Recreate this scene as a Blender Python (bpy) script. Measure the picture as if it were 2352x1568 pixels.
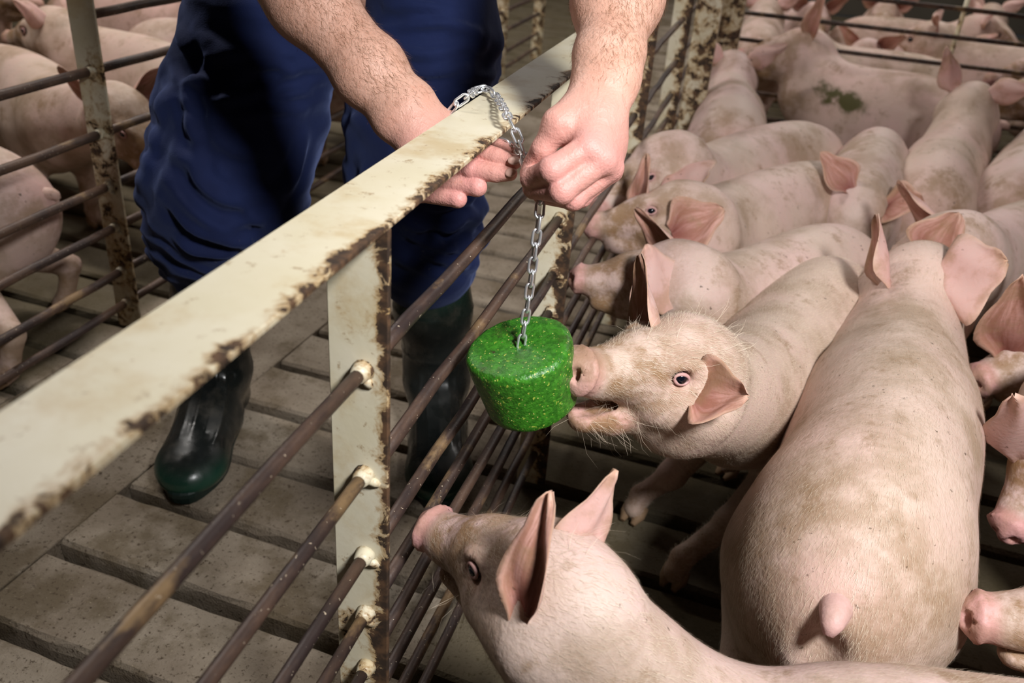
import bpy, math, random
import numpy as np
from mathutils import Vector, Matrix, Quaternion

for o in list(bpy.data.objects):
    bpy.data.objects.remove(o, do_unlink=True)
SC = bpy.context.scene
COL = SC.collection
rng = np.random.default_rng(7)
random.seed(7)

# ------------------------------------------------------------------ camera
# world: X to the pen side, Y along the fence away from the camera, Z up; metres
CAM_H = 1.10
_v = np.array([-295., 3666.]); _f = np.array([699., -1074.])
FPX = math.sqrt(-(_v @ _f))
_up = -np.array([_v[0], _v[1], FPX]); _up /= np.linalg.norm(_up)
_fw = np.array([_f[0], _f[1], FPX]); _fw /= np.linalg.norm(_fw)
CM = np.array([np.cross(_fw, _up), _fw, _up])          # rows: world axes in camera axes (right, down, forward)
CPOS = np.array([0., 0., CAM_H])
cam = bpy.data.cameras.new('camera')
cam_ob = bpy.data.objects.new('camera', cam); COL.objects.link(cam_ob)
cam.sensor_width = 36.0
cam.lens = FPX / 2352 * 36.0
mw = Matrix.Identity(4)
for i in range(3):
    mw[i][0] = CM[i][0]; mw[i][1] = -CM[i][1]; mw[i][2] = -CM[i][2]; mw[i][3] = CPOS[i]
cam_ob.matrix_world = mw
cam.clip_start = 0.05; cam.clip_end = 60
cam.dof.use_dof = True
cam.dof.focus_distance = 1.05
cam.dof.aperture_fstop = 5.6
SC.camera = cam_ob

# ------------------------------------------------------------------ world and lights
wd = bpy.data.worlds.new('barn_air'); SC.world = wd; wd.use_nodes = True
wd.node_tree.nodes['Background'].inputs[0].default_value = (0.95, 0.97, 1.0, 1)
wd.node_tree.nodes['Background'].inputs[1].default_value = 0.02

def area_light(name, loc, target, sx, sy, power, color=(1, 1, 1)):
    l = bpy.data.lights.new(name, 'AREA'); l.shape = 'RECTANGLE'; l.size = sx; l.size_y = sy
    l.energy = power; l.color = color
    o = bpy.data.objects.new(name, l); COL.objects.link(o); o.location = loc
    o.rotation_euler = (Vector(target) - Vector(loc)).to_track_quat('-Z', 'Y').to_euler()
    return o
fl = bpy.data.lights.new('flash_lamp', 'SPOT'); fl.energy = 212; fl.color = (1.0, 0.995, 0.99)
fl.spot_size = math.radians(79); fl.spot_blend = 1.0; fl.shadow_soft_size = 0.13
flo = bpy.data.objects.new('flash_lamp', fl); COL.objects.link(flo); flo.location = (0.64, -0.02, 1.80)
flo.rotation_euler = (Vector((0.06, 1.16, 0.55)) - Vector(flo.location)).to_track_quat('-Z', 'Y').to_euler()
for lx, ly, lp in ((-2.3, 1.9, 50), (-2.3, 4.2, 44), (0.9, 4.0, 24), (-2.4, 6.6, 34), (0.9, 6.6, 34)):
    area_light('ceiling_tube_lamp', (lx, ly, 2.85), (lx, ly, 0), 1.5, 0.14, lp, (1.0, 0.95, 0.90))

SC.view_settings.view_transform = 'Standard'
SC.view_settings.look = 'None'
SC.view_settings.gamma = 1
SC.view_settings.use_curve_mapping = False
SC.view_settings.exposure = 0.0

# ------------------------------------------------------------------ geometry helpers
def A(*v): return np.array(v, dtype=float)
def unit(v):
    v = np.asarray(v, float); return v / (np.linalg.norm(v) + 1e-12)
def ray(px, py): return CM @ A((px - 1176) / FPX, (py - 784) / FPX, 1.0)
def D(px, py, d): return CPOS + d * ray(px, py)           # point at distance d along the view
def Z(px, py, z): r = ray(px, py); return CPOS + r * (z - CAM_H) / r[2]   # point at height z
def CD(r, u, b): return CM @ A(r, -u, -b)                  # direction from right / up / towards viewer

def link(name, me, parent=None, mat=None):
    o = bpy.data.objects.new(name, me); COL.objects.link(o)
    if mat is not None and me is not None and len(me.materials) == 0: me.materials.append(mat)
    if parent is not None: o.parent = parent
    return o
def tag(o, label=None, cat=None, group=None, kind=None):
    if label: o['label'] = label
    if cat: o['category'] = cat
    if group: o['group'] = group
    if kind: o['kind'] = kind
    return o
def empty(name, loc):
    o = bpy.data.objects.new(name, None); COL.objects.link(o); o.location = loc
    o.empty_display_size = 0.05
    return o

def np_mesh(name, V, F, smooth=True):
    """F: (n,4) or (n,3) int array"""
    V = np.asarray(V, np.float32); F = np.asarray(F, np.int32)
    me = bpy.data.meshes.new(name)
    n, k = F.shape
    me.vertices.add(len(V)); me.vertices.foreach_set('co', V.ravel())
    me.loops.add(n * k); me.loops.foreach_set('vertex_index', F.ravel())
    me.polygons.add(n)
    me.polygons.foreach_set('loop_start', np.arange(0, n * k, k, dtype=np.int32))
    me.update(calc_edges=True)
    me.polygons.foreach_set('use_smooth', np.full(n, smooth))
    me.validate(); me.update()
    return me
def attr(me, name, vals):
    a = me.attributes.new(name, 'FLOAT', 'POINT')
    a.data.foreach_set('value', np.asarray(vals, np.float32))

class MB:
    """collects boxes / tubes as one mesh"""
    def __init__(s): s.v = []; s.f = []
    def add(s, V, F):
        o = len(s.v); s.v += [tuple(map(float, p)) for p in V]; s.f += [tuple(int(i) + o for i in f) for f in F]
    def box(s, c, d, R=None, bev=0.0):
        hx, hy, hz = d[0] / 2, d[1] / 2, d[2] / 2
        if bev <= 0:
            V = [(x, y, z) for x in (-hx, hx) for y in (-hy, hy) for z in (-hz, hz)]
            F = [(0, 1, 3, 2), (4, 6, 7, 5), (0, 4, 5, 1), (2, 3, 7, 6), (0, 2, 6, 4), (1, 5, 7, 3)]
        else:
            b = bev; V = []; F = []
            # chamfered box: 24 vertices
            idx = {}
            for sx in (-1, 1):
                for sy in (-1, 1):
                    for sz in (-1, 1):
                        for ax in range(3):
                            p = [sx * (hx - b), sy * (hy - b), sz * (hz - b)]
                            p[ax] = (sx * hx, sy * hy, sz * hz)[ax]
                            idx[(sx, sy, sz, ax)] = len(V); V.append(tuple(p))
            for ax in range(3):
                a1, a2 = [(1, 2), (2, 0), (0, 1)][ax]
                for sg in (-1, 1):
                    q = []
                    for u, w in ((-1, -1), (1, -1), (1, 1), (-1, 1)):
                        t = [0, 0, 0]; t[ax] = sg; t[a1] = u; t[a2] = w
                        q.append(idx[(t[0], t[1], t[2], ax)])
                    F.append(tuple(q if sg > 0 else q[::-1]))
            for ax in range(3):
                a1, a2 = [(1, 2), (2, 0), (0, 1)][ax]
                for u in (-1, 1):
                    for w in (-1, 1):
                        t0 = [0, 0, 0]; t1 = [0, 0, 0]
                        t0[ax] = -1; t1[ax] = 1
                        for t in (t0, t1): t[a1] = u; t[a2] = w
                        q = [idx[(*t0, a1)], idx[(*t1, a1)], idx[(*t1, a2)], idx[(*t0, a2)]]
                        F.append(tuple(q if u * w < 0 else q[::-1]))
            for sx in (-1, 1):
                for sy in (-1, 1):
                    for sz in (-1, 1):
                        q = [idx[(sx, sy, sz, 0)], idx[(sx, sy, sz, 1)], idx[(sx, sy, sz, 2)]]
                        F.append(tuple(q if sx * sy * sz > 0 else q[::-1]))
        V = np.array(V)
        if R is not None: V = V @ np.asarray(R).T
        s.add(V + np.asarray(c), F)
        return s
    def tube(s, P, r, n=10, cap=True):
        P = [np.asarray(p, float) for p in P]
        if np.isscalar(r): r = [r] * len(P)
        V = []; F = []
        t = unit(P[1] - P[0]); ref = A(0, 0, 1) if abs(t[2]) < .9 else A(1, 0, 0)
        a = unit(np.cross(t, ref))
        for i, p in enumerate(P):
            t = unit(P[min(i + 1, len(P) - 1)] - P[max(i - 1, 0)])
            a = unit(a - t * (a @ t)); b = np.cross(t, a)
            for k in range(n):
                th = 2 * math.pi * k / n
                V.append(p + r[i] * (a * math.cos(th) + b * math.sin(th)))
        for i in range(len(P) - 1):
            for k in range(n):
                k2 = (k + 1) % n
                F.append((i * n + k, i * n + k2, (i + 1) * n + k2, (i + 1) * n + k))
        if cap:
            F.append(tuple(range(n))[::-1]); F.append(tuple((len(P) - 1) * n + k for k in range(n)))
        s.add(V, F); return s
    def mesh(s, name, smooth=False):
        me = bpy.data.meshes.new(name); me.from_pydata(s.v, [], s.f)
        if smooth: me.polygons.foreach_set('use_smooth', [len(f) <= 4 for f in s.f])
        me.update(); return me
    def build(s, name, mat, parent=None, smooth=False):
        return link(name, s.mesh(name, smooth), parent, mat)

# ------------------------------------------------------------------ sculpting with distance fields
class Field:
    def __init__(s, lo, hi, vox):
        s.lo = np.asarray(lo, float); s.vox = vox
        s.n = np.ceil((np.asarray(hi, float) - s.lo) / vox).astype(int) + 1
        s.a = np.full(tuple(s.n), 0.3, np.float32)
        s.ax = [(s.lo[i] + np.arange(s.n[i]) * vox).astype(np.float32) for i in range(3)]
    def block(s, lo, hi):
        i0 = np.clip(np.floor((np.asarray(lo) - s.lo) / s.vox).astype(int), 0, s.n - 1)
        i1 = np.clip(np.ceil((np.asarray(hi) - s.lo) / s.vox).astype(int) + 1, 1, s.n)
        if np.any(i1 <= i0): return None
        sl = tuple(slice(a, b) for a, b in zip(i0, i1))
        return sl, s.ax[0][sl[0]][:, None, None], s.ax[1][sl[1]][None, :, None], s.ax[2][sl[2]][None, None, :]
    def put(s, sl, d, k, sub):
        a = s.a[sl]
        if sub:
            d = -d
            if k > 0:
                h = np.maximum(k - np.abs(a - d), 0) / k
                s.a[sl] = np.maximum(a, d) + h * h * k * .25
            else: s.a[sl] = np.maximum(a, d)
        else:
            if k > 0:
                h = np.maximum(k - np.abs(a - d), 0) / k
                s.a[sl] = np.minimum(a, d) - h * h * k * .25
            else: s.a[sl] = np.minimum(a, d)
    def cone(s, a, b, ra, rb, k=0.01, lat=None, ls=1.0, sub=False):
        a = np.asarray(a, float); b = np.asarray(b, float)
        m = max(ra, rb) * max(1, ls) + k + 3 * s.vox
        bl = s.block(np.minimum(a, b) - m, np.maximum(a, b) + m)
        if bl is None: return
        sl, X, Y, Zz = bl
        ba = (b - a).astype(np.float32); L2 = float(ba @ ba) + 1e-12
        px, py, pz = X - np.float32(a[0]), Y - np.float32(a[1]), Zz - np.float32(a[2])
        t = np.clip((px * ba[0] + py * ba[1] + pz * ba[2]) / L2, 0, 1)
        qx = px - t * ba[0]; qy = py - t * ba[1]; qz = pz - t * ba[2]
        if lat is not None:
            lat = np.asarray(lat, np.float32); g = (qx * lat[0] + qy * lat[1] + qz * lat[2]) * np.float32(1 / ls - 1)
            qx = qx + lat[0] * g; qy = qy + lat[1] * g; qz = qz + lat[2] * g
        d = np.sqrt(qx * qx + qy * qy + qz * qz) - (ra + (rb - ra) * t)
        if lat is not None and ls < 1: d = d * np.float32(max(ls, .5))
        s.put(sl, d, k, sub)
    def ell(s, c, r, R=None, k=0.01, sub=False):
        """ellipsoid: rows of R are its axes"""
        c = np.asarray(c, float); r = np.asarray(r, float)
        R = np.eye(3) if R is None else np.asarray(R, float)
        ext = np.sqrt(((R.T * r) ** 2).sum(1)) + k + 3 * s.vox
        bl = s.block(c - ext, c + ext)
        if bl is None: return
        sl, X, Y, Zz = bl
        px, py, pz = X - np.float32(c[0]), Y - np.float32(c[1]), Zz - np.float32(c[2])
        q0 = q1 = 0
        for i in range(3):
            e = (px * np.float32(R[i, 0]) + py * np.float32(R[i, 1]) + pz * np.float32(R[i, 2])) / np.float32(r[i])
            q0 = q0 + e * e; q1 = q1 + (e / np.float32(r[i])) ** 2
        q0 = np.sqrt(q0); q1 = np.sqrt(q1) + 1e-9
        s.put(sl, q0 * (q0 - 1) / q1, k, sub)
    def surface(s, smooth=2):
        a = s.a; n = s.n
        neg = a < 0
        cnt = np.zeros(tuple(n - 1), np.uint8)
        for i in (0, 1):
            for j in (0, 1):
                for k in (0, 1):
                    cnt += neg[i:n[0] - 1 + i, j:n[1] - 1 + j, k:n[2] - 1 + k]
        act = (cnt > 0) & (cnt < 8)
        ci = np.argwhere(act)
        idx = np.full(tuple(n - 1), -1, np.int32); idx[act] = np.arange(len(ci))
        val = {}
        for i in (0, 1):
            for j in (0, 1):
                for k in (0, 1):
                    val[(i, j, k)] = a[ci[:, 0] + i, ci[:, 1] + j, ci[:, 2] + k]
        acc = np.zeros((len(ci), 3)); num = np.zeros(len(ci))
        for ax in range(3):
            o1, o2 = [(1, 2), (0, 2), (0, 1)][ax]
            for u in (0, 1):
                for w in (0, 1):
                    p0 = [0, 0, 0]; p0[o1] = u; p0[o2] = w; p1 = list(p0); p1[ax] = 1
                    v0, v1 = val[tuple(p0)], val[tuple(p1)]
                    m = (v0 < 0) != (v1 < 0)
                    t = np.where(m, v0 / (v0 - v1 + 1e-20), 0)
                    acc[:, ax] += np.where(m, t, 0); acc[:, o1] += np.where(m, u, 0); acc[:, o2] += np.where(m, w, 0)
                    num += m
        V = s.lo + (ci + acc / num[:, None]) * s.vox
        quads = []
        for ax in range(3):
            o1, o2 = [(1, 2), (2, 0), (0, 1)][ax]
            sA = [slice(None)] * 3; sB = [slice(None)] * 3
            sA[ax] = slice(0, n[ax] - 1); sB[ax] = slice(1, n[ax])
            for q in (o1, o2): sA[q] = slice(1, n[q] - 1); sB[q] = slice(1, n[q] - 1)
            s0 = neg[tuple(sA)]; s1 = neg[tuple(sB)]
            for flip in (0, 1):
                e = np.argwhere(s0 & ~s1 if flip == 0 else ~s0 & s1)
                if not len(e): continue
                e[:, o1] += 1; e[:, o2] += 1
                c = []
                for d1, d2 in ((1, 1), (0, 1), (0, 0), (1, 0)):
                    g = e.copy(); g[:, o1] -= d1; g[:, o2] -= d2
                    c.append(idx[g[:, 0], g[:, 1], g[:, 2]])
                q = np.stack(c, 1)
                quads.append(q if flip == 0 else q[:, ::-1])
        F = np.concatenate(quads)
        F = F[(F >= 0).all(1)]
        if smooth: V = relax(V, F, smooth)
        return V, F

def relax(V, F, it, lam=.5, mu=-.52):
    e = np.concatenate([F[:, [0, 1]], F[:, [1, 2]], F[:, [2, 3]], F[:, [3, 0]]])
    i = np.concatenate([e[:, 0], e[:, 1]]); j = np.concatenate([e[:, 1], e[:, 0]])
    deg = np.bincount(i, minlength=len(V)).astype(float); deg[deg == 0] = 1
    for _ in range(it):
        for f in (lam, mu):
            m = np.stack([np.bincount(i, V[j, c], len(V)) for c in range(3)], 1) / deg[:, None]
            V = V + f * (m - V)
    return V
def vnormals(V, F):
    n = np.cross(V[F[:, 2]] - V[F[:, 0]], V[F[:, 3]] - V[F[:, 1]])
    N = np.zeros_like(V)
    for k in range(4):
        for c in range(3): N[:, c] += np.bincount(F[:, k], n[:, c], len(V))
    return N / (np.linalg.norm(N, axis=1, keepdims=True) + 1e-12)
def sstep(a, b, x):
    t = np.clip((np.asarray(x, float) - a) / (b - a), 0, 1); return t * t * (3 - 2 * t)
def spline(P, n):
    """Catmull-Rom through P, n samples, parameter 0..1 by chord length"""
    P = np.asarray(P, float)
    L = np.concatenate([[0], np.cumsum(np.linalg.norm(np.diff(P, axis=0), axis=1))]); L /= L[-1]
    T = np.linspace(0, 1, n); out = []
    m = np.zeros_like(P)
    for i in range(len(P)):
        a, b = max(i - 1, 0), min(i + 1, len(P) - 1)
        m[i] = (P[b] - P[a]) / (L[b] - L[a])
    for t in T:
        i = min(np.searchsorted(L, t, 'right') - 1, len(P) - 2); h = L[i + 1] - L[i]; u = (t - L[i]) / h
        out.append((2*u**3-3*u**2+1)*P[i] + (u**3-2*u**2+u)*h*m[i] + (-2*u**3+3*u**2)*P[i+1] + (u**3-u**2)*h*m[i+1])
    return np.array(out), T

# ------------------------------------------------------------------ materials
class NT:
    def __init__(s, name, rough=.6, spec=.4):
        s.m = bpy.data.materials.new(name); s.m.use_nodes = True
        s.t = s.m.node_tree; s.b = s.t.nodes['Principled BSDF']
        s.b.inputs['Roughness'].default_value = rough
        s.b.inputs['Specular IOR Level'].default_value = spec
        s.tc = s.t.nodes.new('ShaderNodeTexCoord')
        s.co = s.tc.outputs['Object']
    def n(s, t, **kw):
        x = s.t.nodes.new(t)
        for k, v in kw.items(): setattr(x, k, v)
        return x
    def l(s, a, b): s.t.links.new(a, b)
    def setin(s, node, i, v):
        if hasattr(v, 'is_linked') or isinstance(v, bpy.types.NodeSocket): s.l(v, node.inputs[i])
        else: node.inputs[i].default_value = v
    def noise(s, scale, detail=4, rough=.55, co=None, dist=0, out='Fac'):
        x = s.n('ShaderNodeTexNoise'); s.l(co or s.co, x.inputs['Vector'])
        x.inputs['Scale'].default_value = scale; x.inputs['Detail'].default_value = detail
        x.inputs['Roughness'].default_value = rough; x.inputs['Distortion'].default_value = dist
        return x.outputs[out]
    def ramp(s, fac, lo, hi, smooth=True):
        x = s.n('ShaderNodeMapRange'); x.interpolation_type = 'SMOOTHSTEP' if smooth else 'LINEAR'
        s.setin(x, 0, fac); x.inputs[1].default_value = lo; x.inputs[2].default_value = hi
        return x.outputs[0]
    def math(s, op, a, b=0.0):
        x = s.n('ShaderNodeMath', operation=op); s.setin(x, 0, a); s.setin(x, 1, b); return x.outputs[0]
    def mix(s, fac, a, b, mode='MIX'):
        x = s.n('ShaderNodeMix', data_type='RGBA', blend_type=mode)
        s.setin(x, 0, fac)
        for i, v in ((6, a), (7, b)):
            if isinstance(v, tuple): x.inputs[i].default_value = (*v, 1)
            else: s.l(v, x.inputs[i])
        return x.outputs[2]
    def mapping(s, scale=(1, 1, 1), rot=(0, 0, 0), co=None):
        x = s.n('ShaderNodeMapping'); s.l(co or s.co, x.inputs[0])
        x.inputs['Scale'].default_value = scale; x.inputs['Rotation'].default_value = rot
        return x.outputs[0]
    def sep(s, co=None):
        x = s.n('ShaderNodeSeparateXYZ'); s.l(co or s.co, x.inputs[0]); return x.outputs
    def attr(s, name):
        x = s.n('ShaderNodeAttribute'); x.attribute_name = name; return x.outputs['Fac']
    def offset_random(s, amount=20.0):
        oi = s.n('ShaderNodeObjectInfo'); v = s.n('ShaderNodeVectorMath', operation='ADD')
        m = s.n('ShaderNodeMath', operation='MULTIPLY'); s.l(oi.outputs['Random'], m.inputs[0]); m.inputs[1].default_value = amount
        s.l(s.co, v.inputs[0]); s.l(m.outputs[0], v.inputs[1]); s.co = v.outputs[0]; s.rand = oi.outputs['Random']
    def color(s, c):
        if isinstance(c, tuple): s.b.inputs['Base Color'].default_value = (*c, 1)
        else: s.l(c, s.b.inputs['Base Color'])
    def bump(s, h, strength=.3, dist=.002):
        x = s.n('ShaderNodeBump'); s.l(h, x.inputs['Height']); x.inputs['Strength'].default_value = strength
        x.inputs['Distance'].default_value = dist; s.l(x.outputs[0], s.b.inputs['Normal'])
    def rough(s, v): s.setin(s.b, 'Roughness', v)

def mat_pig():
    t = NT('pig_skin', .55, .35); t.offset_random()
    pk = t.attr('pk'); dk = t.attr('dk')
    base = t.mix(t.ramp(t.noise(5, 3), .35, .68), (.57, .435, .375), (.63, .44, .415))
    base = t.mix(pk, base, (.62, .32, .315))
    # per-animal tone
    base = t.mix(t.math('MULTIPLY', t.rand, .35), base, (.58, .43, .29))
    d1 = t.ramp(t.noise(6, 7, .66), .44, .66)
    base = t.mix(t.math('MULTIPLY', d1, .70), base, (.30, .205, .125))
    d2 = t.ramp(t.noise(15, 8, .72), .54, .68)
    base = t.mix(t.math('MULTIPLY', d2, .62), base, (.24, .145, .07))
    sp = t.ramp(t.noise(95, 3, .6), .66, .72)
    sp = t.math('MULTIPLY', sp, t.ramp(t.noise(9, 2), .44, .58))
    base = t.mix(t.math('MULTIPLY', sp, .8), base, (.075, .045, .028))
    # muzzle and flank dirt
    m2 = t.math('MULTIPLY', dk, t.ramp(t.noise(24, 6, .65), .36, .58))
    base = t.mix(t.math('MULTIPLY', m2, .85), base, (.25, .14, .06))
    base = t.mix(t.ramp(t.math('MULTIPLY', t.math('ADD', t.math('MULTIPLY', t.noise(17, 6, .65), 2.4), -.55), t.attr('ol')), .25, .62), base, (.075, .065, .012))
    t.color(base)
    streak = t.noise(60, 3, .6, co=t.mapping((1, 1, .35)))
    t.bump(t.math('ADD', t.noise(170, 3), streak), .32, .0028)
    t.b.inputs['Subsurface Weight'].default_value = .12
    t.b.inputs['Subsurface Radius'].default_value = (.010, .004, .003)
    t.b.inputs['Subsurface Scale'].default_value = 1.0
    return t.m
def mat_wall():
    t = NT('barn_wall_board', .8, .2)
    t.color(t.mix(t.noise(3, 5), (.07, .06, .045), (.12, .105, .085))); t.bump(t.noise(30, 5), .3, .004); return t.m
def mat_ear():
    t = NT('pig_ear_skin', .55, .3); t.offset_random()
    inn = t.attr('inner'); rim = t.attr('rim')
    cx = t.n('ShaderNodeCombineXYZ'); t.l(t.attr('eu'), cx.inputs[0]); t.l(t.attr('ev'), cx.inputs[1]); t.l(t.rand, cx.inputs[2])
    streak = t.noise(3.2, 5, .65, co=t.mapping((.7, 1.5, 9), co=cx.outputs[0]), dist=.5)
    base = t.mix(inn, t.mix(t.ramp(t.noise(9, 4), .35, .7), (.60, .39, .35), (.62, .34, .31)), t.mix(t.ramp(streak, .38, .66), (.40, .19, .135), (.60, .33, .28)))
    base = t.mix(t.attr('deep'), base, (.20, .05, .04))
    base = t.mix(t.math('MULTIPLY', rim, .6), base, (.56, .38, .27))
    base = t.mix(t.math('MULTIPLY', t.ramp(t.noise(18, 5, .6), .46, .68), .62), base, (.33, .20, .11))
    base = t.mix(t.math('MULTIPLY', t.ramp(t.noise(70, 3), .66, .74), t.ramp(t.noise(8, 2), .45, .6)), base, (.12, .06, .035))
    t.color(base); t.bump(t.noise(160, 3), .25, .002)
    t.b.inputs['Subsurface Weight'].default_value = .2
    t.b.inputs['Subsurface Radius'].default_value = (.008, .003, .002)
    return t.m
def mat_skin():
    t = NT('human_skin', .48, .4)
    red = t.attr('red')
    base = t.mix(t.ramp(t.noise(28, 4), .35, .7), (.58, .325, .235), (.66, .395, .30))
    base = t.mix(red, base, (.66, .30, .27))
    base = t.mix(t.math('MULTIPLY', t.ramp(t.noise(150, 3), .62, .75), .35), base, (.50, .20, .13))
    t.color(base)
    t.bump(t.math('ADD', t.noise(420, 3), t.math('MULTIPLY', t.noise(130, 4), 1.6)), .5, .0014)
    t.b.inputs['Subsurface Weight'].default_value = .15
    t.b.inputs['Subsurface Radius'].default_value = (.008, .003, .002)
    return t.m
def simple(name, c, rough=.5, spec=.4, metal=0.0):
    t = NT(name, rough, spec); t.color(c); t.b.inputs['Metallic'].default_value = metal; return t.m
def mat_hair(name, c):
    t = NT(name, .45, .4); t.color(c); return t.m
def mat_paint(name, edge_axis, lo, hi, amount, extra_rust=0.0, low=None):
    """cream paint with brown rust chips that gather towards one edge"""
    t = NT(name, .42, .45); t.offset_random(7.0)
    oc = t.tc.outputs['Object']
    base = t.mix(t.ramp(t.noise(9, 5), .3, .75), (.68, .61, .43), (.76, .70, .55))
    base = t.mix(t.math('MULTIPLY', t.ramp(t.noise(13, 6, .65), .47, .70), .6), base, (.52, .37, .17))
    base = t.mix(t.math('MULTIPLY', t.ramp(t.noise(70, 5, .7), .60, .68), .6), base, (.30, .18, .07))
    e = t.ramp(t.sep(oc)[edge_axis], lo, hi)
    n1 = t.noise(34, 8, .72, dist=.4)
    n2 = t.noise(8, 3)
    chip = t.math('ADD', t.math('MULTIPLY', e, amount), t.math('ADD', n1, t.math('MULTIPLY', n2, .35)))
    chip = t.math('ADD', chip, extra_rust)
    if low: chip = t.math('ADD', chip, t.math('MULTIPLY', t.ramp(t.sep(oc)[2], low[0], low[1]), low[2]))
    halo = t.ramp(chip, .80, .96)
    core = t.ramp(chip, .93, .965)
    base = t.mix(t.math('MULTIPLY', halo, .75), base, (.36, .185, .04))
    base = t.mix(core, base, t.mix(t.ramp(t.noise(60, 5), .4, .65), (.035, .02, .012), (.12, .062, .03)))
    t.color(base)
    t.rough(t.math('ADD', t.math('MULTIPLY', core, .35), .42))
    t.bump(t.math('SUBTRACT', t.math('MULTIPLY', t.noise(120, 4), .3), core), .5, .0012)
    return t.m
def mat_rod():
    t = NT('rusted_rod_steel', .5, .5); t.offset_random(9.0)
    base = t.mix(t.ramp(t.noise(18, 6, .65, co=t.mapping((1, .35, 1))), .38, .66), (.035, .022, .020), (.125, .072, .048))
    base = t.mix(t.math('MULTIPLY', t.ramp(t.noise(13, 6, .65, co=t.mapping((1, .5, 1))), .56, .66), .7), base, (.33, .21, .10))
    base = t.mix(t.ramp(t.noise(240, 2), .69, .73), base, (.55, .45, .33))
    t.color(base); t.b.inputs['Metallic'].default_value = .15
    t.bump(t.noise(200, 4), .4, .001); return t.m
def mat_concrete():
    t = NT('slat_concrete', .85, .25); t.offset_random(9.0)
    base = t.mix(t.ramp(t.noise(5, 6), .35, .68), (.215, .17, .125), (.34, .285, .22))
    base = t.mix(t.math('MULTIPLY', t.ramp(t.noise(5.5, 6, .65), .48, .62), .75), base, (.12, .088, .05))
    base = t.mix(t.ramp(t.noise(120, 5, .75), .55, .66), base, (.070, .048, .030))
    base = t.mix(t.math('MULTIPLY', t.ramp(t.noise(210, 2), .66, .74), .4), base, (.45, .38, .26))
    wet = t.ramp(t.attr('pen'), .2, .8)
    base = t.mix(t.math('MULTIPLY', wet, .78), base, t.mix(t.noise(9, 6), (.035, .026, .013), (.10, .08, .038)))
    t.color(base)
    t.bump(t.math('ADD', t.noise(60, 6, .7), t.noise(240, 3)), .55, .004); return t.m
def mat_cloth():
    t = NT('navy_work_cloth', .85, .2)
    w = t.noise(600, 2)
    base = t.mix(t.ramp(t.noise(6, 4), .3, .7), (.005, .009, .040), (.009, .017, .070))
    base = t.mix(t.math('MULTIPLY', t.ramp(t.noise(30, 5, .7), .62, .75), t.attr('dusty')), base, (.16, .15, .14))
    t.color(base)
    t.b.inputs['Sheen Weight'].default_value = .25
    t.b.inputs['Sheen Tint'].default_value = (.35, .45, .9, 1)
    t.bump(t.math('ADD', w, t.math('MULTIPLY', t.noise(25, 4), 2)), .25, .003); return t.m
def mat_rubber():
    t = NT('green_black_rubber', .30, .5)
    g = t.attr('green')
    base = t.mix(g, (.012, .014, .013), (.012, .055, .035))
    base = t.mix(t.math('MULTIPLY', t.ramp(t.noise(12, 6, .65), .5, .75), .6), base, (.085, .075, .06))
    t.color(base); t.rough(t.ramp(t.noise(20, 5), .1, 1.2)); t.bump(t.noise(90, 4), .12, .002); return t.m
def mat_block():
    t = NT('pressed_green_lick', .34, .55)
    base = t.mix(t.ramp(t.noise(170, 3, .6), .35, .68), (.022, .125, .008), (.050, .235, .016))
    base = t.mix(t.ramp(t.noise(210, 2, .5), .655, .69), base, (.36, .46, .06))
    v = t.n('ShaderNodeTexVoronoi'); t.l(t.co, v.inputs['Vector']); v.inputs['Scale'].default_value = 190
    base = t.mix(t.ramp(v.outputs['Distance'], .17, .10), base, (.62, .56, .18))
    top = t.ramp(t.sep()[2], .030, .043)
    dirt = t.math('MULTIPLY', t.ramp(t.noise(26, 6, .7), .48, .68), top)
    base = t.mix(t.math('MULTIPLY', dirt, .8), base, (.035, .05, .012))
    base = t.mix(t.math('MULTIPLY', t.ramp(t.noise(45, 4, .6), .66, .70), top), base, (.04, .025, .012))
    t.color(base); t.bump(t.math('ADD', t.noise(420, 3), t.noise(190, 3)), .55, .0016); return t.m

M_PIG = mat_pig(); M_EAR = mat_ear(); M_SKIN = mat_skin()
M_EYE = simple('pig_eye', (.004, .005, .009), .04, .6)
M_EYEBALL = simple('pig_eye_white', (.62, .50, .48), .25)
M_LID = simple('pig_eyelid', (.52, .30, .28), .5)
M_HOOF = simple('pig_hoof', (.30, .19, .11), .6)
M_HAIR = mat_hair('pig_bristle', (.70, .58, .45))
M_ARMHAIR = mat_hair('arm_hair', (.26, .135, .065))
M_NAIL = simple('finger_nail', (.74, .46, .38), .3, .5)
M_MOUTH = simple('mouth_flesh', (.55, .20, .20), .3, .5)
M_RAIL = mat_paint('rail_cream_paint', 0, .012, .036, .27)
M_POST = mat_paint('post_cream_paint', 0, .000, .032, .36, .01, (.10, -.18, .17))
M_POSTFAR = mat_paint('post_cream_paint_rusty', 0, -.02, .034, .34, .06)
M_LPOST = mat_paint('left_post_paint', 2, .50, .05, .26, -.04)
M_ROD = mat_rod()
M_WELD = mat_paint('weld_paint', 1, 9, 10, 0, .19)
M_DARKPOST = mat_paint('dark_rusty_paint', 0, 9, 10, 0, .24)
M_CONC = mat_concrete()
M_CLOTH = mat_cloth(); M_RUBBER = mat_rubber()
M_SOLE = simple('boot_sole_rubber', (.010, .022, .018), .5)
M_BLOCK = mat_block()
M_CHAIN = simple('zinc_chain', (.80, .81, .83), .34, .5, .85)
M_WALL = mat_wall()
M_CEIL = simple('white_ceiling_sheet', (.22, .22, .21), .7)
M_PIT = simple('slurry_pit', (.006, .005, .003), .5)

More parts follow.
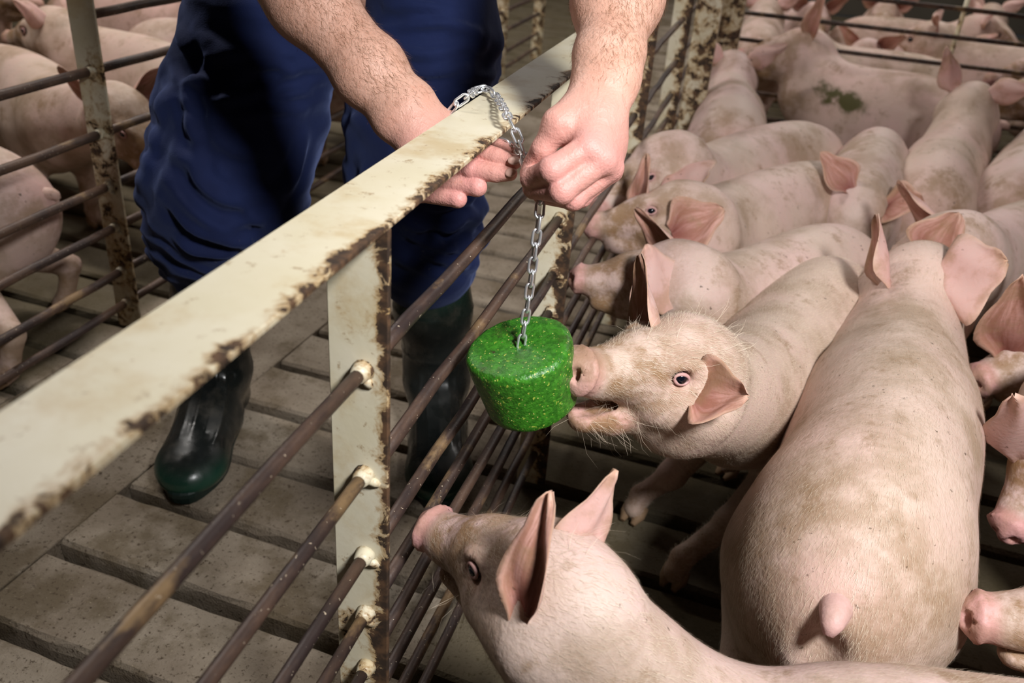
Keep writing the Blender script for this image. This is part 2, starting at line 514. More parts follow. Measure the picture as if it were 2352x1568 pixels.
# ------------------------------------------------------------------ floor
PITCH, GAP = .172, .025
ROT = -.05
floor = empty('floor', (-1.02, .905, 0)); floor.rotation_euler[2] = ROT
tag(floor, 'slatted concrete barn floor with long drain slots', kind='structure')
def slat_mesh(name, x0, x1, seed):
    r = np.random.default_rng(seed)
    hw = (PITCH - GAP) / 2
    prof = [(-hw + .006, -.11), (-hw, -.02), (-hw + .001, -.007), (-hw + .007, 0), (hw - .007, 0), (hw - .001, -.007), (hw, -.02), (hw - .006, -.11)]
    n = max(2, int((x1 - x0) / .045)); xs = np.linspace(x0, x1, n)
    V = []
    for x in xs:
        for k, (y, z) in enumerate(prof):
            j = r.normal(0, .0012) if k not in (0, 7) else 0
            V.append((x, y + j, z + (r.normal(0, .0006) if k in (3, 4) else 0)))
    m = len(prof); F = []
    for i in range(n - 1):
        for k in range(m):
            k2 = (k + 1) % m
            F.append((i * m + k, i * m + k2, (i + 1) * m + k2, (i + 1) * m + k))
    F.append(tuple(range(m))[::-1]); F.append(tuple((n - 1) * m + k for k in range(m)))
    me = bpy.data.meshes.new(name); me.from_pydata(V, [], F); me.materials.append(M_CONC); me.update()
    wx = np.array([v[0] for v in V]) - 1.02
    attr(me, 'pen', np.maximum(sstep(-.40, -.29, wx), sstep(-1.38, -1.55, wx)))
    return me
sl_alley = [slat_mesh('slat_a%d' % k, .0, 1.46, k) for k in range(3)]
sl_pen = [slat_mesh('slat_b%d' % k, 1.465, 4.3, 10 + k) for k in range(3)]
sl_left = [slat_mesh('slat_c%d' % k, -4.75, -.42, 20 + k) for k in range(3)]
for i in range(-6, 47):
    y = (i + .5) * PITCH
    for k, ms in enumerate((sl_alley, sl_pen, sl_left)):
        if k == 2 and i < -2: continue
        o = link('slat', ms[(i * 2 + k) % 3], floor); o.location = (0, y, -.0015 * ((i * 7 + k) % 3))
strip = MB()
for y0, y1 in [(-1.0, .55), (.553, 2.1), (2.103, 3.7), (3.703, 8.0)]:
    b = MB().box((-.21, (y0 + y1) / 2, -.055), (.415, y1 - y0 - .004, .11), bev=.0015).build('slab_strip', M_CONC, floor)
    attr(b.data, 'pen', [0.15 if v.co.x > -.3 else .4 for v in b.data.vertices])
pit = MB().box((0, 2.8, -.5), (10, 12, .02)).build('pit_bottom', M_PIT, floor)
attr(pit.data, 'pen', [1] * len(pit.data.vertices))

# barn shell
for nm, c, d in (('wall_back', (-1.2, 9.05, 1.5), (9.4, .1, 3.0)), ('wall_left', (-5.85, 3.2, 1.5), (.1, 11.8, 3.0)),
                 ('wall_right', (3.45, 3.2, 1.5), (.1, 11.8, 3.0)), ('wall_front', (-1.2, -2.65, 1.5), (9.4, .1, 3.0))):
    w_ = MB().box((0, 0, 0), d, bev=.002).build(nm, M_WALL); w_.location = c
    tag(w_, 'dull beige board wall of the barn', kind='structure')
ce = MB().box((0, 0, 0), (9.4, 11.8, .06)).build('ceiling', M_CEIL); ce.location = (-1.2, 3.2, 3.03)
tag(ce, 'pale sheet ceiling of the barn', kind='structure')
# ------------------------------------------------------------------ fences
def flat_bar(name, mat, parent, loc, dims, bev=.0012):
    o = MB().box((0, 0, 0), dims, bev=bev).build(name, mat, parent); o.location = loc; return o
def weld_mesh():
    m = MB(); r = np.random.default_rng(3)
    P = [(0, y, 0) for y in (-.016, -.010, -.004, .0)]
    m.tube(P, [.0088, .0112, .0118, .0135], 12)
    m.tube([(.007, -.003, -.006), (.013, -.001, -.010), (.018, 0, -.013)], [.006, .0055, .003], 8)
    return m.mesh('weld', True)
WELDS = []
for m_ in (M_WELD, M_DARKPOST):
    WELDS.append(weld_mesh()); WELDS[-1].materials.append(m_)
ROD_MESH = {}
def rod(parent, x, y0, y1, z, r, seed, weld=True, wm=0):
    rr = np.random.default_rng(seed); L = y1 - y0
    ys = np.linspace(0, L, 9)
    P = [(rr.normal(0, .0008) if 0 < i < 8 else 0, y, rr.normal(0, .0012) if 0 < i < 8 else 0) for i, y in enumerate(ys)]
    o = MB().tube(P, r, 10).build('rod', M_ROD, parent, True); o.location = (x, y0, z)
    if weld:
        w = link('weld', WELDS[wm], o); w.location = (0, L, 0); w.scale = (max(r, .0078) / .0096,) * 3
        w.rotation_euler[1] = rr.uniform(-.6, .9)
    return o
fence = empty('pen_fence', (0, 0, 0))
tag(fence, 'cream painted steel fence the chain is looped over, with rusty rods', 'fence')
RX, RZ = -.309, .827
flat_bar('top_rail', M_RAIL, fence, (RX, 1.70, RZ), (.0735, 4.3, .006))
PY = [.620, 1.382, 2.115, 2.86, 3.60]
RODZ = [.687, .568, .467, .389, .312, .236, .160, .085]
for i, y in enumerate(PY):
    flat_bar('post', M_POST if i == 0 else M_POSTFAR, fence, (RX + .008, y, RZ / 2), (.058, .006, RZ - .004))
ends = [-.45] + PY
for i in range(len(PY)):
    for k, z in enumerate(RODZ):
        rod(fence, -.296, ends[i] + .003, ends[i + 1] - .003, z + (.004 * math.sin(i * 3 + k)), .0066 if i == 0 else .0078, i * 20 + k, wm=min(i, 1))

lf = empty('pen_fence', (0, 0, 0))
tag(lf, 'rusty cream fence behind the man, in front of the left hand pigs', 'fence')
LX = -1.40
for y in (.86, 1.605, 2.35, 3.10, 3.85, 4.6, 5.35):
    flat_bar('post', M_LPOST, lf, (LX, y, .415), (.066, .007, .83))
flat_bar('top_rail', M_RAIL, lf, (LX, 3.2, .833), (.072, 6.0, .006))
LZ = [.735, .623, .487, .366, .266, .155, .07]
le = [.4, .86, 1.605, 2.35, 3.10, 3.85, 4.6, 5.35]
for i in range(len(le) - 1):
    for k, z in enumerate(LZ):
        if k == 0 and i < 2: continue
        rod(lf, LX + .004, le[i] + .003, le[i + 1] - .003, z, .0100, 500 + i * 20 + k)

bf = empty('cross_fence', (0, 0, 0))
tag(bf, 'thin dark bar fence between the two pens, top right', 'fence')
for k, z in enumerate([.80, .70, .60, .50, .40, .30, .20, .10]):
    P = [(-.25 + i * .33, 3.82 + .004 * math.sin(i + k), z - .012 * (i > 3) * (k == 1)) for i in range(9)]
    MB().tube(P, .0085, 8).build('rod', M_ROD, bf, True)
for x in (.62, 1.75):
    MB().tube([(x, 3.835, 0), (x + .01, 3.835, .83)], .009, 8).build('upright', M_WELD, bf, True)
gp = MB().box((0, 0, .43), (.11, .08, .86), bev=.004).build('gate_post', M_DARKPOST)
gp.location = (-.213, 3.70, 0)
tag(gp, 'dark rust-flaked corner post where the two fences meet', 'post')
gp2 = MB().box((0, 0, .42), (.075, .05, .84), bev=.003).build('stub_post', M_DARKPOST)
gp2.location = (-.230, 2.93, 0)
tag(gp2, 'rusty post against the pen fence near the corner', 'post')

# ------------------------------------------------------------------ green lick block
BAX = unit(CD(-.20, .80, .565))
BTOP = D(1192, 797, .985)
BH = .088
prof = [(0.0, .0405), (.010, .0425), (.030, .0440), (.048, .0442), (.0555, .0430), (.0595, .0400), (.0608, .0350), (.0600, .020),
        (.0575, .0), (.0550, -.018), (.0530, -.033), (.0510, -.0395), (.0470, -.0430), (.040, -.044), (.02, -.044), (0.0, -.044)]
def lathe(prof, n=72, jit=.00022, seed=1):
    r = np.random.default_rng(seed)
    P = np.array(prof); L = np.concatenate([[0], np.cumsum(np.linalg.norm(np.diff(P, axis=0), axis=1))])
    T = np.linspace(0, L[-1], 60); P = np.stack([np.interp(T, L, P[:, 0]), np.interp(T, L, P[:, 1])], 1)
    V = []; F = []
    for i, (a, z) in enumerate(P):
        for k in range(n):
            th = 2 * math.pi * k / n
            w = 1 + .010 * math.sin(3 * th + z * 40) + .008 * math.sin(5 * th + 1 - z * 60)
            q = a * w + (r.normal(0, jit) if a > .001 else 0)
            V.append((q * math.cos(th), q * math.sin(th), z + r.normal(0, jit)))
    for i in range(len(P) - 1):
        for k in range(n):
            k2 = (k + 1) % n; F.append((i * n + k, (i + 1) * n + k, (i + 1) * n + k2, i * n + k2))
    return np_mesh('lick_block', np.array(V), np.array(F))
block = link('lick_block', lathe(prof), None, M_BLOCK)
block.rotation_mode = 'QUATERNION'
block.rotation_quaternion = Vector(BAX).to_track_quat('Z', 'Y')
block.location = BTOP - BAX * .0405
tag(block, 'green pressed lick block hanging from the chain by the fence', 'lick block')

# ------------------------------------------------------------------ chain
def link_mesh():
    L, Wd, r = .0092, .0042, .0016        # half straight, half width of the centre line, wire
    pts = []
    for k in range(9):
        th = -math.pi / 2 + math.pi * k / 8; pts.append((L - Wd + Wd * math.cos(th), Wd * math.sin(th)))
    for k in range(9):
        th = math.pi / 2 + math.pi * k / 8; pts.append((-L + Wd + Wd * math.cos(th), Wd * math.sin(th)))
    V = []; F = []; n = 8; m = len(pts)
    for i, (x, y) in enumerate(pts):
        x0, y0 = pts[i - 1]; x1, y1 = pts[(i + 1) % m]
        t = unit(A(x1 - x0, y1 - y0, 0)); a = A(t[1], -t[0], 0)
        for k in range(n):
            th = 2 * math.pi * k / n
            V.append(A(x, y, 0) + r * (a * math.cos(th) + A(0, 0, 1) * math.sin(th)))
    for i in range(m):
        for k in range(n):
            i2 = (i + 1) % m; k2 = (k + 1) % n
            F.append((i * n + k, i2 * n + k, i2 * n + k2, i * n + k2))
    return np_mesh('chain_link', np.array(V), np.array(F))
LINK = link_mesh()
def resample(P, step):
    P = np.asarray(P); d = np.concatenate([[0], np.cumsum(np.linalg.norm(np.diff(P, axis=0), axis=1))])
    T = np.arange(0, d[-1], step); return np.stack([np.interp(T, d, P[:, c]) for c in range(3)], 1)
def lay_chain(parent, P, up0, spin=0.6, pitch=.0151):
    S, _ = spline(P, 200); Q = resample(S, pitch)
    for i in range(len(Q) - 1):
        t = unit(Q[i + 1] - Q[i]); c = (Q[i + 1] + Q[i]) / 2
        u = unit(up0 - t * (up0 @ t)); v = np.cross(t, u)
        ang = spin + (math.pi / 2 if i % 2 else 0) + random.uniform(-.15, .15)
        y = u * math.cos(ang) + v * math.sin(ang); z = np.cross(t, y)
        o = link('chain_link', LINK, parent, M_CHAIN)
        m = Matrix.Identity(4)
        for r in range(3): m[r][0] = t[r]; m[r][1] = y[r]; m[r][2] = z[r]; m[r][3] = c[r]
        o.matrix_world = m
chain = empty('chain', (0, 0, 0))
tag(chain, 'zinc link chain looped over the top rail and holding the block', 'chain')
GRIP = D(1210, 382, .945)
lay_chain(chain, [D(1196, 799, .985), D(1213, 690, .962), D(1228, 575, .938), D(1241, 470, .925), D(1236, 430, .935), D(1214, 392, .948)], CD(1, 0, .2), .5)
lay_chain(chain, [GRIP, D(1203, 350, .952), D(1188, 312, .955), D(1166, 268, .962), Z(1140, 222, .838), Z(1117, 203, .8395), Z(1100, 205, .836),
                  D(1072, 222, 1.03), D(1040, 246, 1.035), D(1022, 275, 1.045)], CD(1, .3, .6), .35)
lay_chain(chain, [D(1022, 275, 1.045), D(1050, 300, 1.06), D(1090, 306, 1.05), D(1125, 318, 1.03), D(1164, 327, 1.015), D(1190, 346, .985), GRIP], CD(.2, 1, .6), .5)

# ------------------------------------------------------------------ hair strands as thin tapered strips
def strands(name, V, F, N, flow, count, length, width, lift, mat, parent, weight=None, seed=5, base=None, curl=.25):
    r = np.random.default_rng(seed)
    a = np.linalg.norm(np.cross(V[F[:, 2]] - V[F[:, 0]], V[F[:, 3]] - V[F[:, 1]]), axis=1)
    if weight is not None: a = a * weight[F].mean(1)
    f = r.choice(len(F), count, p=a / a.sum())
    w = r.random((count, 4)); w /= w.sum(1, keepdims=True)
    P = (V[F[f]] * w[:, :, None]).sum(1); Nn = N[F[f, 0]]
    fl = flow[F[f, 0]] + r.normal(0, curl, (count, 3))
    T = fl - Nn * (fl * Nn).sum(1, keepdims=True); T /= np.linalg.norm(T, axis=1, keepdims=True) + 1e-9
    B = np.cross(Nn, T)
    L = length * r.uniform(.5, 1.3, (count, 1))
    lf = lift * r.uniform(.5, 1.5, (count, 1))
    p1 = P + (T + Nn * lf) * L * .5
    p2 = p1 + (T * 1.0 + Nn * lf * .45 + B * r.normal(0, .22, (count, 1))) * L * .5
    wd = width * .5
    VV = np.stack([P - B * wd - Nn * .0008, P + B * wd - Nn * .0008, p1 - B * wd * .8, p1 + B * wd * .8, p2 - B * wd * .25, p2 + B * wd * .25], 1).reshape(-1, 3)
    k = np.arange(count)[:, None] * 6
    FF = np.concatenate([k + np.array([[0, 1, 3, 2]]), k + np.array([[2, 3, 5, 4]])])
    if base is not None: VV = VV - base
    o = link(name, np_mesh(name, VV, FF), parent, mat); o['kind'] = 'stuff'
    return o

def sdf_obj(name, fld, parent, mat, base, smooth=2):
    V, F = fld.surface(smooth)
    o = link(name, np_mesh(name, V - base, F), parent, mat)
    return o, V, F

# ------------------------------------------------------------------ the man
PBASE = A(-.74, 1.40, 0)
man = empty('person', PBASE)
tag(man, 'person in navy work trousers and rubber boots fastening the chain with bare hands', 'person')
# arms with hands: near right one, then the one under the rail
armV, armF, armRed, off = [], [], [], 0
hair_jobs = []
def hand_mesh(F_, prims, k=.006):
    for (a, b, ra, rb) in prims: F_.cone(a, b, ra, rb, k)
# --- the man's left arm (right in view)
W1 = D(1389, 196, .930); E1 = D(1452, -330, 1.035); SH1 = A(-.43, 1.42, 1.30)
lo = np.minimum.reduce([D(1200, 460, .86), D(1200, 460, .98), E1, D(1440, 200, .88), W1]) - .06
hi = np.maximum.reduce([D(1200, 460, .86), D(1400, 460, .98), E1, D(1440, 200, .98), W1]) + .06
f1 = Field(lo, hi, .0017)
lat1 = unit(CD(1, .12, 0))
f1.cone(E1, D(1418, 0, .985), .044, .0400, .02, lat1, 1.12)
f1.cone(D(1418, 0, .985), D(1398, 130, .945), .0400, .0290, .03, lat1, 1.16)
f1.cone(D(1398, 130, .945), W1, .0290, .0240, .02, lat1, 1.2)
f1.cone(W1, D(1372, 262, .918), .0240, .0225, .02, lat1, 1.38)          # carpus
def chainp(F_, pts, rad, k):
    for i in range(len(pts) - 1): F_.cone(pts[i], pts[i + 1], rad[i], rad[i + 1], k)
MCP = [D(1350, 338, .888), D(1383, 366, .893), D(1402, 385, .912), D(1404, 392, .938)]
for p, r in zip(MCP, (.0150, .0150, .0140, .0125)):
    f1.cone(D(1374, 248, .922) * .8 + p * .2, p, .0190, r, .016)
f1.cone(D(1330, 285, .925), D(1392, 325, .93), .017, .017, .02)           # palm
PIP = [D(1268, 390, .885), D(1290, 438, .892), D(1316, 455, .915), D(1334, 452, .940)]
DIP = [D(1220, 410, .915), D(1226, 432, .925), D(1246, 446, .945), D(1275, 450, .962)]
TIP = [D(1214, 398, .938), D(1218, 420, .945), D(1240, 434, .962), D(1272, 440, .978)]
for i in range(4):
    r0 = (.0140, .0140, .0130, .0115)[i]
    f1.cone(MCP[i], PIP[i], r0, r0 * .93, .0035)
    f1.cone(PIP[i], DIP[i], r0 * .93, r0 * .80, .0025)
    f1.cone(DIP[i], TIP[i], r0 * .80, r0 * .68, .0025)
    f1.ell(PIP[i] + CD(0, 0, .002), A(1, 1, 1) * r0 * .99, k=.004)
f1.cone(D(1350, 236, .922), D(1283, 284, .905), .0185, .0165, .016)        # thenar
f1.cone(D(1283, 284, .905), D(1247, 342, .915), .0150, .0120, .008)
f1.cone(D(1247, 342, .915), D(1222, 378, .932), .0118, .0100, .004)
f1.cone(D(1310, 292, .915), D(1338, 330, .905), .0140, .0130, .012)        # web
f1.cone(D(1300, 300, .885), D(1288, 338, .89), .0035, .0035, .006, sub=True)  # crease between thumb and index
V1, F1 = f1.surface(3); N1 = vnormals(V1, F1)
# --- the man's right arm (left in view)
W2 = D(930, 258, 1.035); E2 = D(600, -130, 1.085); SH2 = A(-.85, 1.26, 1.22)
lo = np.minimum.reduce([E2, D(1200, 460, .95), D(1200, 460, 1.08), D(950, 470, 1.06), D(900, 200, 1.0)]) - .06
hi = np.maximum.reduce([E2, D(1200, 300, .95), D(1200, 300, 1.08), D(950, 250, 1.06), D(900, 200, 1.08)]) + .06
f2 = Field(lo, hi, .0017)
lat2 = unit(CD(.77, .64, 0))
f2.cone(E2, D(712, 0, 1.062), .046, .0425, .02, lat2, 1.08)
f2.cone(D(712, 0, 1.062), D(850, 165, 1.045), .0425, .0350, .03, lat2, 1.1)
f2.cone(D(850, 165, 1.045), W2, .0350, .0270, .02, lat2, 1.22)
f2.cone(W2, D(975, 312, 1.035), .0270, .0230, .02, lat2, 1.4)
M2 = [D(1012, 324, 1.022), D(1002, 372, 1.016), D(985, 414, 1.016), D(966, 444, 1.020)]
for p, r in zip(M2, (.0140, .0138, .0128, .0112)):
    f2.cone(D(950, 285, 1.035) * .8 + p * .2, p, .0180, r, .016)
P2_ = [D(1082, 342, 1.000), D(1086, 389, .990), D(1096, 429, .990), D(1052, 457, .998)]
D2_ = [D(1142, 361, .985), D(1140, 398, .981), D(1082, 428, 1.020), D(1034, 454, 1.026)]
T2_ = [D(1182, 372, .976), D(1172, 399, .974), D(1040, 414, 1.030), D(1002, 436, 1.036)]
for i in range(4):
    r0 = (.0120, .0117, .0112, .0102)[i]
    f2.cone(M2[i], P2_[i], r0, r0 * .98, .0018)
    f2.cone(P2_[i], D2_[i], r0 * .98, r0 * .86, .0015)
    f2.cone(D2_[i], T2_[i], r0 * .86, r0 * .68, .0015)
    if i < 2: f2.ell(P2_[i], A(1, 1, 1) * r0 * .99, k=.003)
f2.cone(D(950, 270, 1.035), D(1036, 285, 1.055), .018, .0150, .014)
f2.cone(D(1036, 285, 1.055), D(1112, 322, 1.040), .0140, .0120, .006)
f2.cone(D(1112, 322, 1.040), D(1172, 356, 1.003), .0118, .0095, .004)
V2, F2 = f2.surface(3); N2 = vnormals(V2, F2)
# --- trunk, upper arms, neck and head (above the picture), coarse
f3 = Field(A(-1.2, .85, .78), A(-.1, 1.85, 1.85), .011)
PEL = A(-.72, 1.50, .93); CH = A(-.66, 1.40, 1.27); NK = A(-.58, 1.26, 1.42); HD = A(-.50, 1.10, 1.52)
latb = unit(SH1 - SH2)
f3.cone(PEL, CH, .125, .13, .05, latb, 1.4)
f3.cone(CH, NK, .11, .06, .06, latb, 1.3)
f3.cone(SH1, E1, .062, .043, .05); f3.cone(SH2, E2, .062, .045, .05)
f3.cone(SH1, CH, .07, .10, .05); f3.cone(SH2, CH, .07, .10, .05)
hf = unit(A(.45, -.72, -.55)); hu = unit(A(.3, -.45, .85) - hf * (A(.3, -.45, .85) @ hf)); hl = np.cross(hu, hf)
HR = np.stack([hf, hl, hu])
f3.cone(NK, HD - hu * .05, .058, .055, .03)
f3.ell(HD, A(.098, .078, .112), HR, .02)
f3.cone(HD + hf * .03 - hu * .05, HD + hf * .055 - hu * .10, .06, .045, .02)
f3.cone(HD + hf * .09 + hu * .01, HD + hf * .118 - hu * .03, .010, .016, .012)
for s in (-1, 1):
    f3.ell(HD + hl * s * .082 - hu * .01, A(.022, .010, .034), HR, .008)
    f3.ell(HD + hf * .088 + hl * s * .033 + hu * .015, A(.016, .018, .012), HR, .01, sub=True)
V3, F3 = f3.surface(2)
keep = np.ones(len(V3), bool)
VV = np.concatenate([V1, V2, V3]); FF = np.concatenate([F1, F2 + len(V1), F3 + len(V1) + len(V2)])
body = link('body', np_mesh('person_body', VV - PBASE, FF), man, M_SKIN)
red = np.concatenate([.35 + .65 * sstep(-.02, .09, (V1 - W1) @ unit(MCP[1] - W1)),
                      .35 + .65 * sstep(-.02, .08, (V2 - W2) @ unit(M2[1] - W2)), np.full(len(V3), .4)]) - .30
for p_ in PIP + MCP + P2_:
    red = red + .35 * np.exp(-(np.linalg.norm(VV - p_, axis=1) / .016) ** 4)
attr(body.data, 'red', np.clip(red, 0, 1))
for (V, F, N, Wp, Ep, sd) in ((V1, F1, N1, W1, E1, 1), (V2, F2, N2, W2, E2, 2)):
    ax = unit(Wp - Ep); along = (V - Wp) @ ax
    wgt = sstep(.03, -.05, along) * (1 + .8 * (N @ CD(1, 0, .2) > 0)) * (along > -.27)
    flow = np.tile(ax * 1.0 + CD(.35, -.25, .0), (len(V), 1))
    strands('arm_hair', V, F, N, flow, 6500, .0120, .00022, .26, M_ARMHAIR, man, wgt, sd, PBASE, .55)
def nail(p, ax, nrm, L=.0062, w=.0046):
    ax = unit(ax); nrm = unit(nrm - ax * (nrm @ ax)); s = np.cross(nrm, ax)
    f = Field(p - .012, p + .012, .0008)
    f.ell(p, A(L, w, .0022), np.stack([ax, s, nrm]), .0)
    sdf_obj('nail', f, man, M_NAIL, PBASE, 1)
nail(D(1181, 369, .9655), T2_[0] - D2_[0], CD(.25, .35, .9), .0078, .0062)
nail(D(1173, 396, .9655), T2_[1] - D2_[1], CD(.30, .10, .95), .0070, .0054)

# shirt and trousers
def cloth_fold(V, F, amp, zs, axes):
    N = vnormals(V, F)
    th = np.arctan2(V[:, 1] - 1.40, V[:, 0] + .74)
    d = np.zeros(len(V))
    for (c, sig, freq, tilt, ph, a, dirv) in axes:
        w = np.exp(-(((V - c) / sig) ** 2).sum(1))
        q = V @ dirv
        warp = .012 * np.sin(V @ A(21, 17, 13) + ph) + .006 * np.sin(V @ A(43, -31, 27) + ph * 2)
        sn = np.sin((q + warp) * freq + ph)
        d += a * w * (np.sign(sn) * np.abs(sn) ** .7)
    return V + N * d[:, None]
f4 = Field(A(-1.16, 1.05, .30), A(-.30, 1.75, 1.10), .0055)
# left-in-view leg, then the other
LEG_L = [(A(-.80, 1.47, .98), .125), (A(-.838, 1.385, .80), .132), (A(-.865, 1.335, .66), .138), (A(-.885, 1.300, .545), .140), (A(-.93, 1.325, .455), .122), (A(-.965, 1.345, .405), .100), (A(-.972, 1.35, .37), .082)]
LEG_R = [(A(-.62, 1.52, .98), .125), (A(-.570, 1.485, .80), .112), (A(-.582, 1.455, .65), .128), (A(-.585, 1.440, .54), .120), (A(-.578, 1.455, .455), .112), (A(-.572, 1.462, .415), .104), (A(-.565, 1.465, .385), .084)]
for LG in (LEG_L, LEG_R):
    for i in range(len(LG) - 1): f4.cone(LG[i][0], LG[i + 1][0], LG[i][1], LG[i + 1][1], .025)
f4.cone(A(-.82, 1.48, .98), A(-.60, 1.53, .98), .13, .13, .03)
Vt, Ft = f4.surface(2)
folds = []
r_ = np.random.default_rng(11)
for LG in (LEG_L, LEG_R):
    for k in range(26):
        i = r_.integers(1, 6); t_ = r_.random(); c = LG[i][0] * (1 - t_) + LG[i + 1][0] * t_; rad = LG[i][1]
        th = r_.uniform(0, 2 * math.pi); c = c + A(math.cos(th), math.sin(th), 0) * rad * .9
        tg = A(-math.sin(th), math.cos(th), 0); dirv = unit(A(0, 0, 1) + tg * r_.normal(0, .7))
        sz = r_.uniform(.04, .11)
        folds.append((c, A(sz, sz, sz * .7), r_.uniform(70, 150), 0, r_.uniform(0, 6), r_.uniform(.002, .0055), dirv))
for LG, s0 in ((LEG_L, 1.0), (LEG_R, .9)):
    hem = LG[5][0]; kn = LG[3][0]; th_ = LG[1][0]
    folds += [(hem + A(0, 0, .03), A(.16, .16, .055), 150, 0, .5, .0075 * s0, unit(A(.35, .2, 1))),
              (hem + A(-.05, 0, .09), A(.14, .14, .06), 95, 0, 2.1, .0100 * s0, unit(A(-.7, .1, 1))),
              (kn + A(.06, -.05, -.02), A(.12, .16, .09), 85, 0, 1.3, .0075 * s0, unit(A(.8, .3, 1))),
              (kn + A(-.08, 0, .08), A(.10, .2, .14), 90, 0, .3, .0055 * s0, unit(A(-1, .3, .55))),
              (th_ + A(.02, -.1, .0), A(.12, .2, .12), 100, 0, .9, .0055 * s0, unit(A(.25, 0, 1))),
              (th_ + A(.05, -.1, -.06), A(.15, .2, .05), 190, 0, .2, .0035 * s0, unit(A(-.3, 0, 1)))]
Vt = cloth_fold(Vt, Ft, 1, None, folds)
def sculpt_folds(V, F, lines, amp, wid):
    Nn = vnormals(V, F)
    C = (V - CPOS) @ CM; px = 1176 + FPX * C[:, 0] / C[:, 2]; py = 784 + FPX * C[:, 1] / C[:, 2]
    out = np.zeros(len(V))
    for ln, a, w in lines:
        pts = []
        for x, y in ln:                       # nearest cloth point under each mark of the fold
            near = np.where((px - x) ** 2 + (py - y) ** 2 < 14 ** 2)[0]
            if len(near): pts.append(V[near[np.argmin(C[near, 2])]])
        if len(pts) < 2: continue
        S, T = spline(pts, 30)
        m = np.where((V > S.min(0) - .06).all(1) & (V < S.max(0) + .06).all(1))[0]
        d = np.full(len(m), 9.0); tt = np.zeros(len(m))
        for s_, t_ in zip(S, T):
            e = np.linalg.norm(V[m] - s_, axis=1); b = e < d; d[b] = e[b]; tt[b] = t_
        taper = np.sin(np.pi * np.clip(tt * .9 + .05, 0, 1)) ** .6
        w_ = w * wid
        out[m] += amp * a * taper * (np.exp(-(d / w_) ** 2) - .55 * np.exp(-((d - 2.0 * w_) / (w_ * .9)) ** 2))
    return V + Nn * out[:, None]
FOLDS = [([(400, 60), (415, 120), (440, 170), (480, 200)], 1.2, 1), ([(412, 180), (425, 250), (437, 320), (452, 370)], 1.4, 1),
         ([(392, 350), (430, 385), (455, 430), (505, 468), (565, 480)], 1.6, 1.2), ([(380, 420), (420, 455), (458, 500), (525, 530), (600, 520)], 1.5, 1.1),
         ([(384, 480), (430, 535), (515, 568), (585, 560)], 1.5, 1.0), ([(400, 560), (450, 590), (530, 600)], 1.2, .8),
         ([(455, 90), (470, 180), (480, 270)], .8, 1), ([(585, 170), (640, 160), (690, 180)], .8, .7), ([(600, 215), (660, 205), (720, 225)], .8, .7),
         ([(610, 250), (665, 262), (715, 250)], .8, .7), ([(640, 480), (690, 410), (712, 320)], 1.3, 1.1), ([(560, 440), (630, 450), (685, 395)], .9, 1),
         ([(480, 330), (540, 360), (620, 350)], .7, 1), ([(870, 60), (960, 72), (1040, 60), (1110, 70)], .9, .7), ([(880, 120), (980, 132), (1070, 115), (1120, 125)], .9, .7),
         ([(900, 165), (990, 182), (1070, 165)], 1.0, .7), ([(880, 30), (980, 20), (1080, 35)], .8, .7), ([(1000, 570), (1050, 530), (1100, 480)], 1.3, 1),
         ([(915, 500), (980, 530), (1060, 520)], 1.3, 1), ([(930, 555), (1000, 580), (1070, 570)], 1.2, .8), ([(1085, 480), (1105, 440), (1110, 380)], 1.2, 1), ([(930, 470), (1010, 490), (1090, 465)], 1.0, .9)]
Vt = sculpt_folds(Vt, Ft, FOLDS, .0068, .0105)
trousers = link('trousers', np_mesh('trousers', Vt - PBASE, Ft), man, M_CLOTH)
attr(trousers.data, 'dusty', sstep(.58, .42, Vt[:, 2]) * .5)
f5 = Field(A(-1.15, .95, .92), A(-.2, 1.85, 1.52), .011)
f5.cone(PEL + A(0, 0, .04), CH, .142, .148, .05, latb, 1.38)
f5.cone(CH, NK - A(0, 0, .02), .125, .075, .06, latb, 1.3)
for S_, E_ in ((SH1, E1), (SH2, E2)):
    f5.cone(S_, S_ * .35 + E_ * .65, .078, .070, .05); f5.cone(S_, CH, .085, .115, .05)
V5, F5 = f5.surface(2)
V5 = cloth_fold(V5, F5, 1, None, [(CH, A(.3, .3, .3), 60, 0, .4, .005, unit(A(.5, .2, 1)))])
shirt = link('shirt', np_mesh('shirt', V5 - PBASE, F5), man, M_CLOTH); attr(shirt.data, 'dusty', np.zeros(len(V5)))
fh = Field(HD - .16, HD + .16, .009)
fh.ell(HD - hf * .012 + hu * .012, A(.102, .085, .112), HR, 0)
fh.ell(HD + hf * .12 - hu * .06, A(.105, .15, .11), HR, .01, sub=True)
Vh, Fh = fh.surface(2); link('hair', np_mesh('hair', Vh - PBASE, Fh), man, M_ARMHAIR)

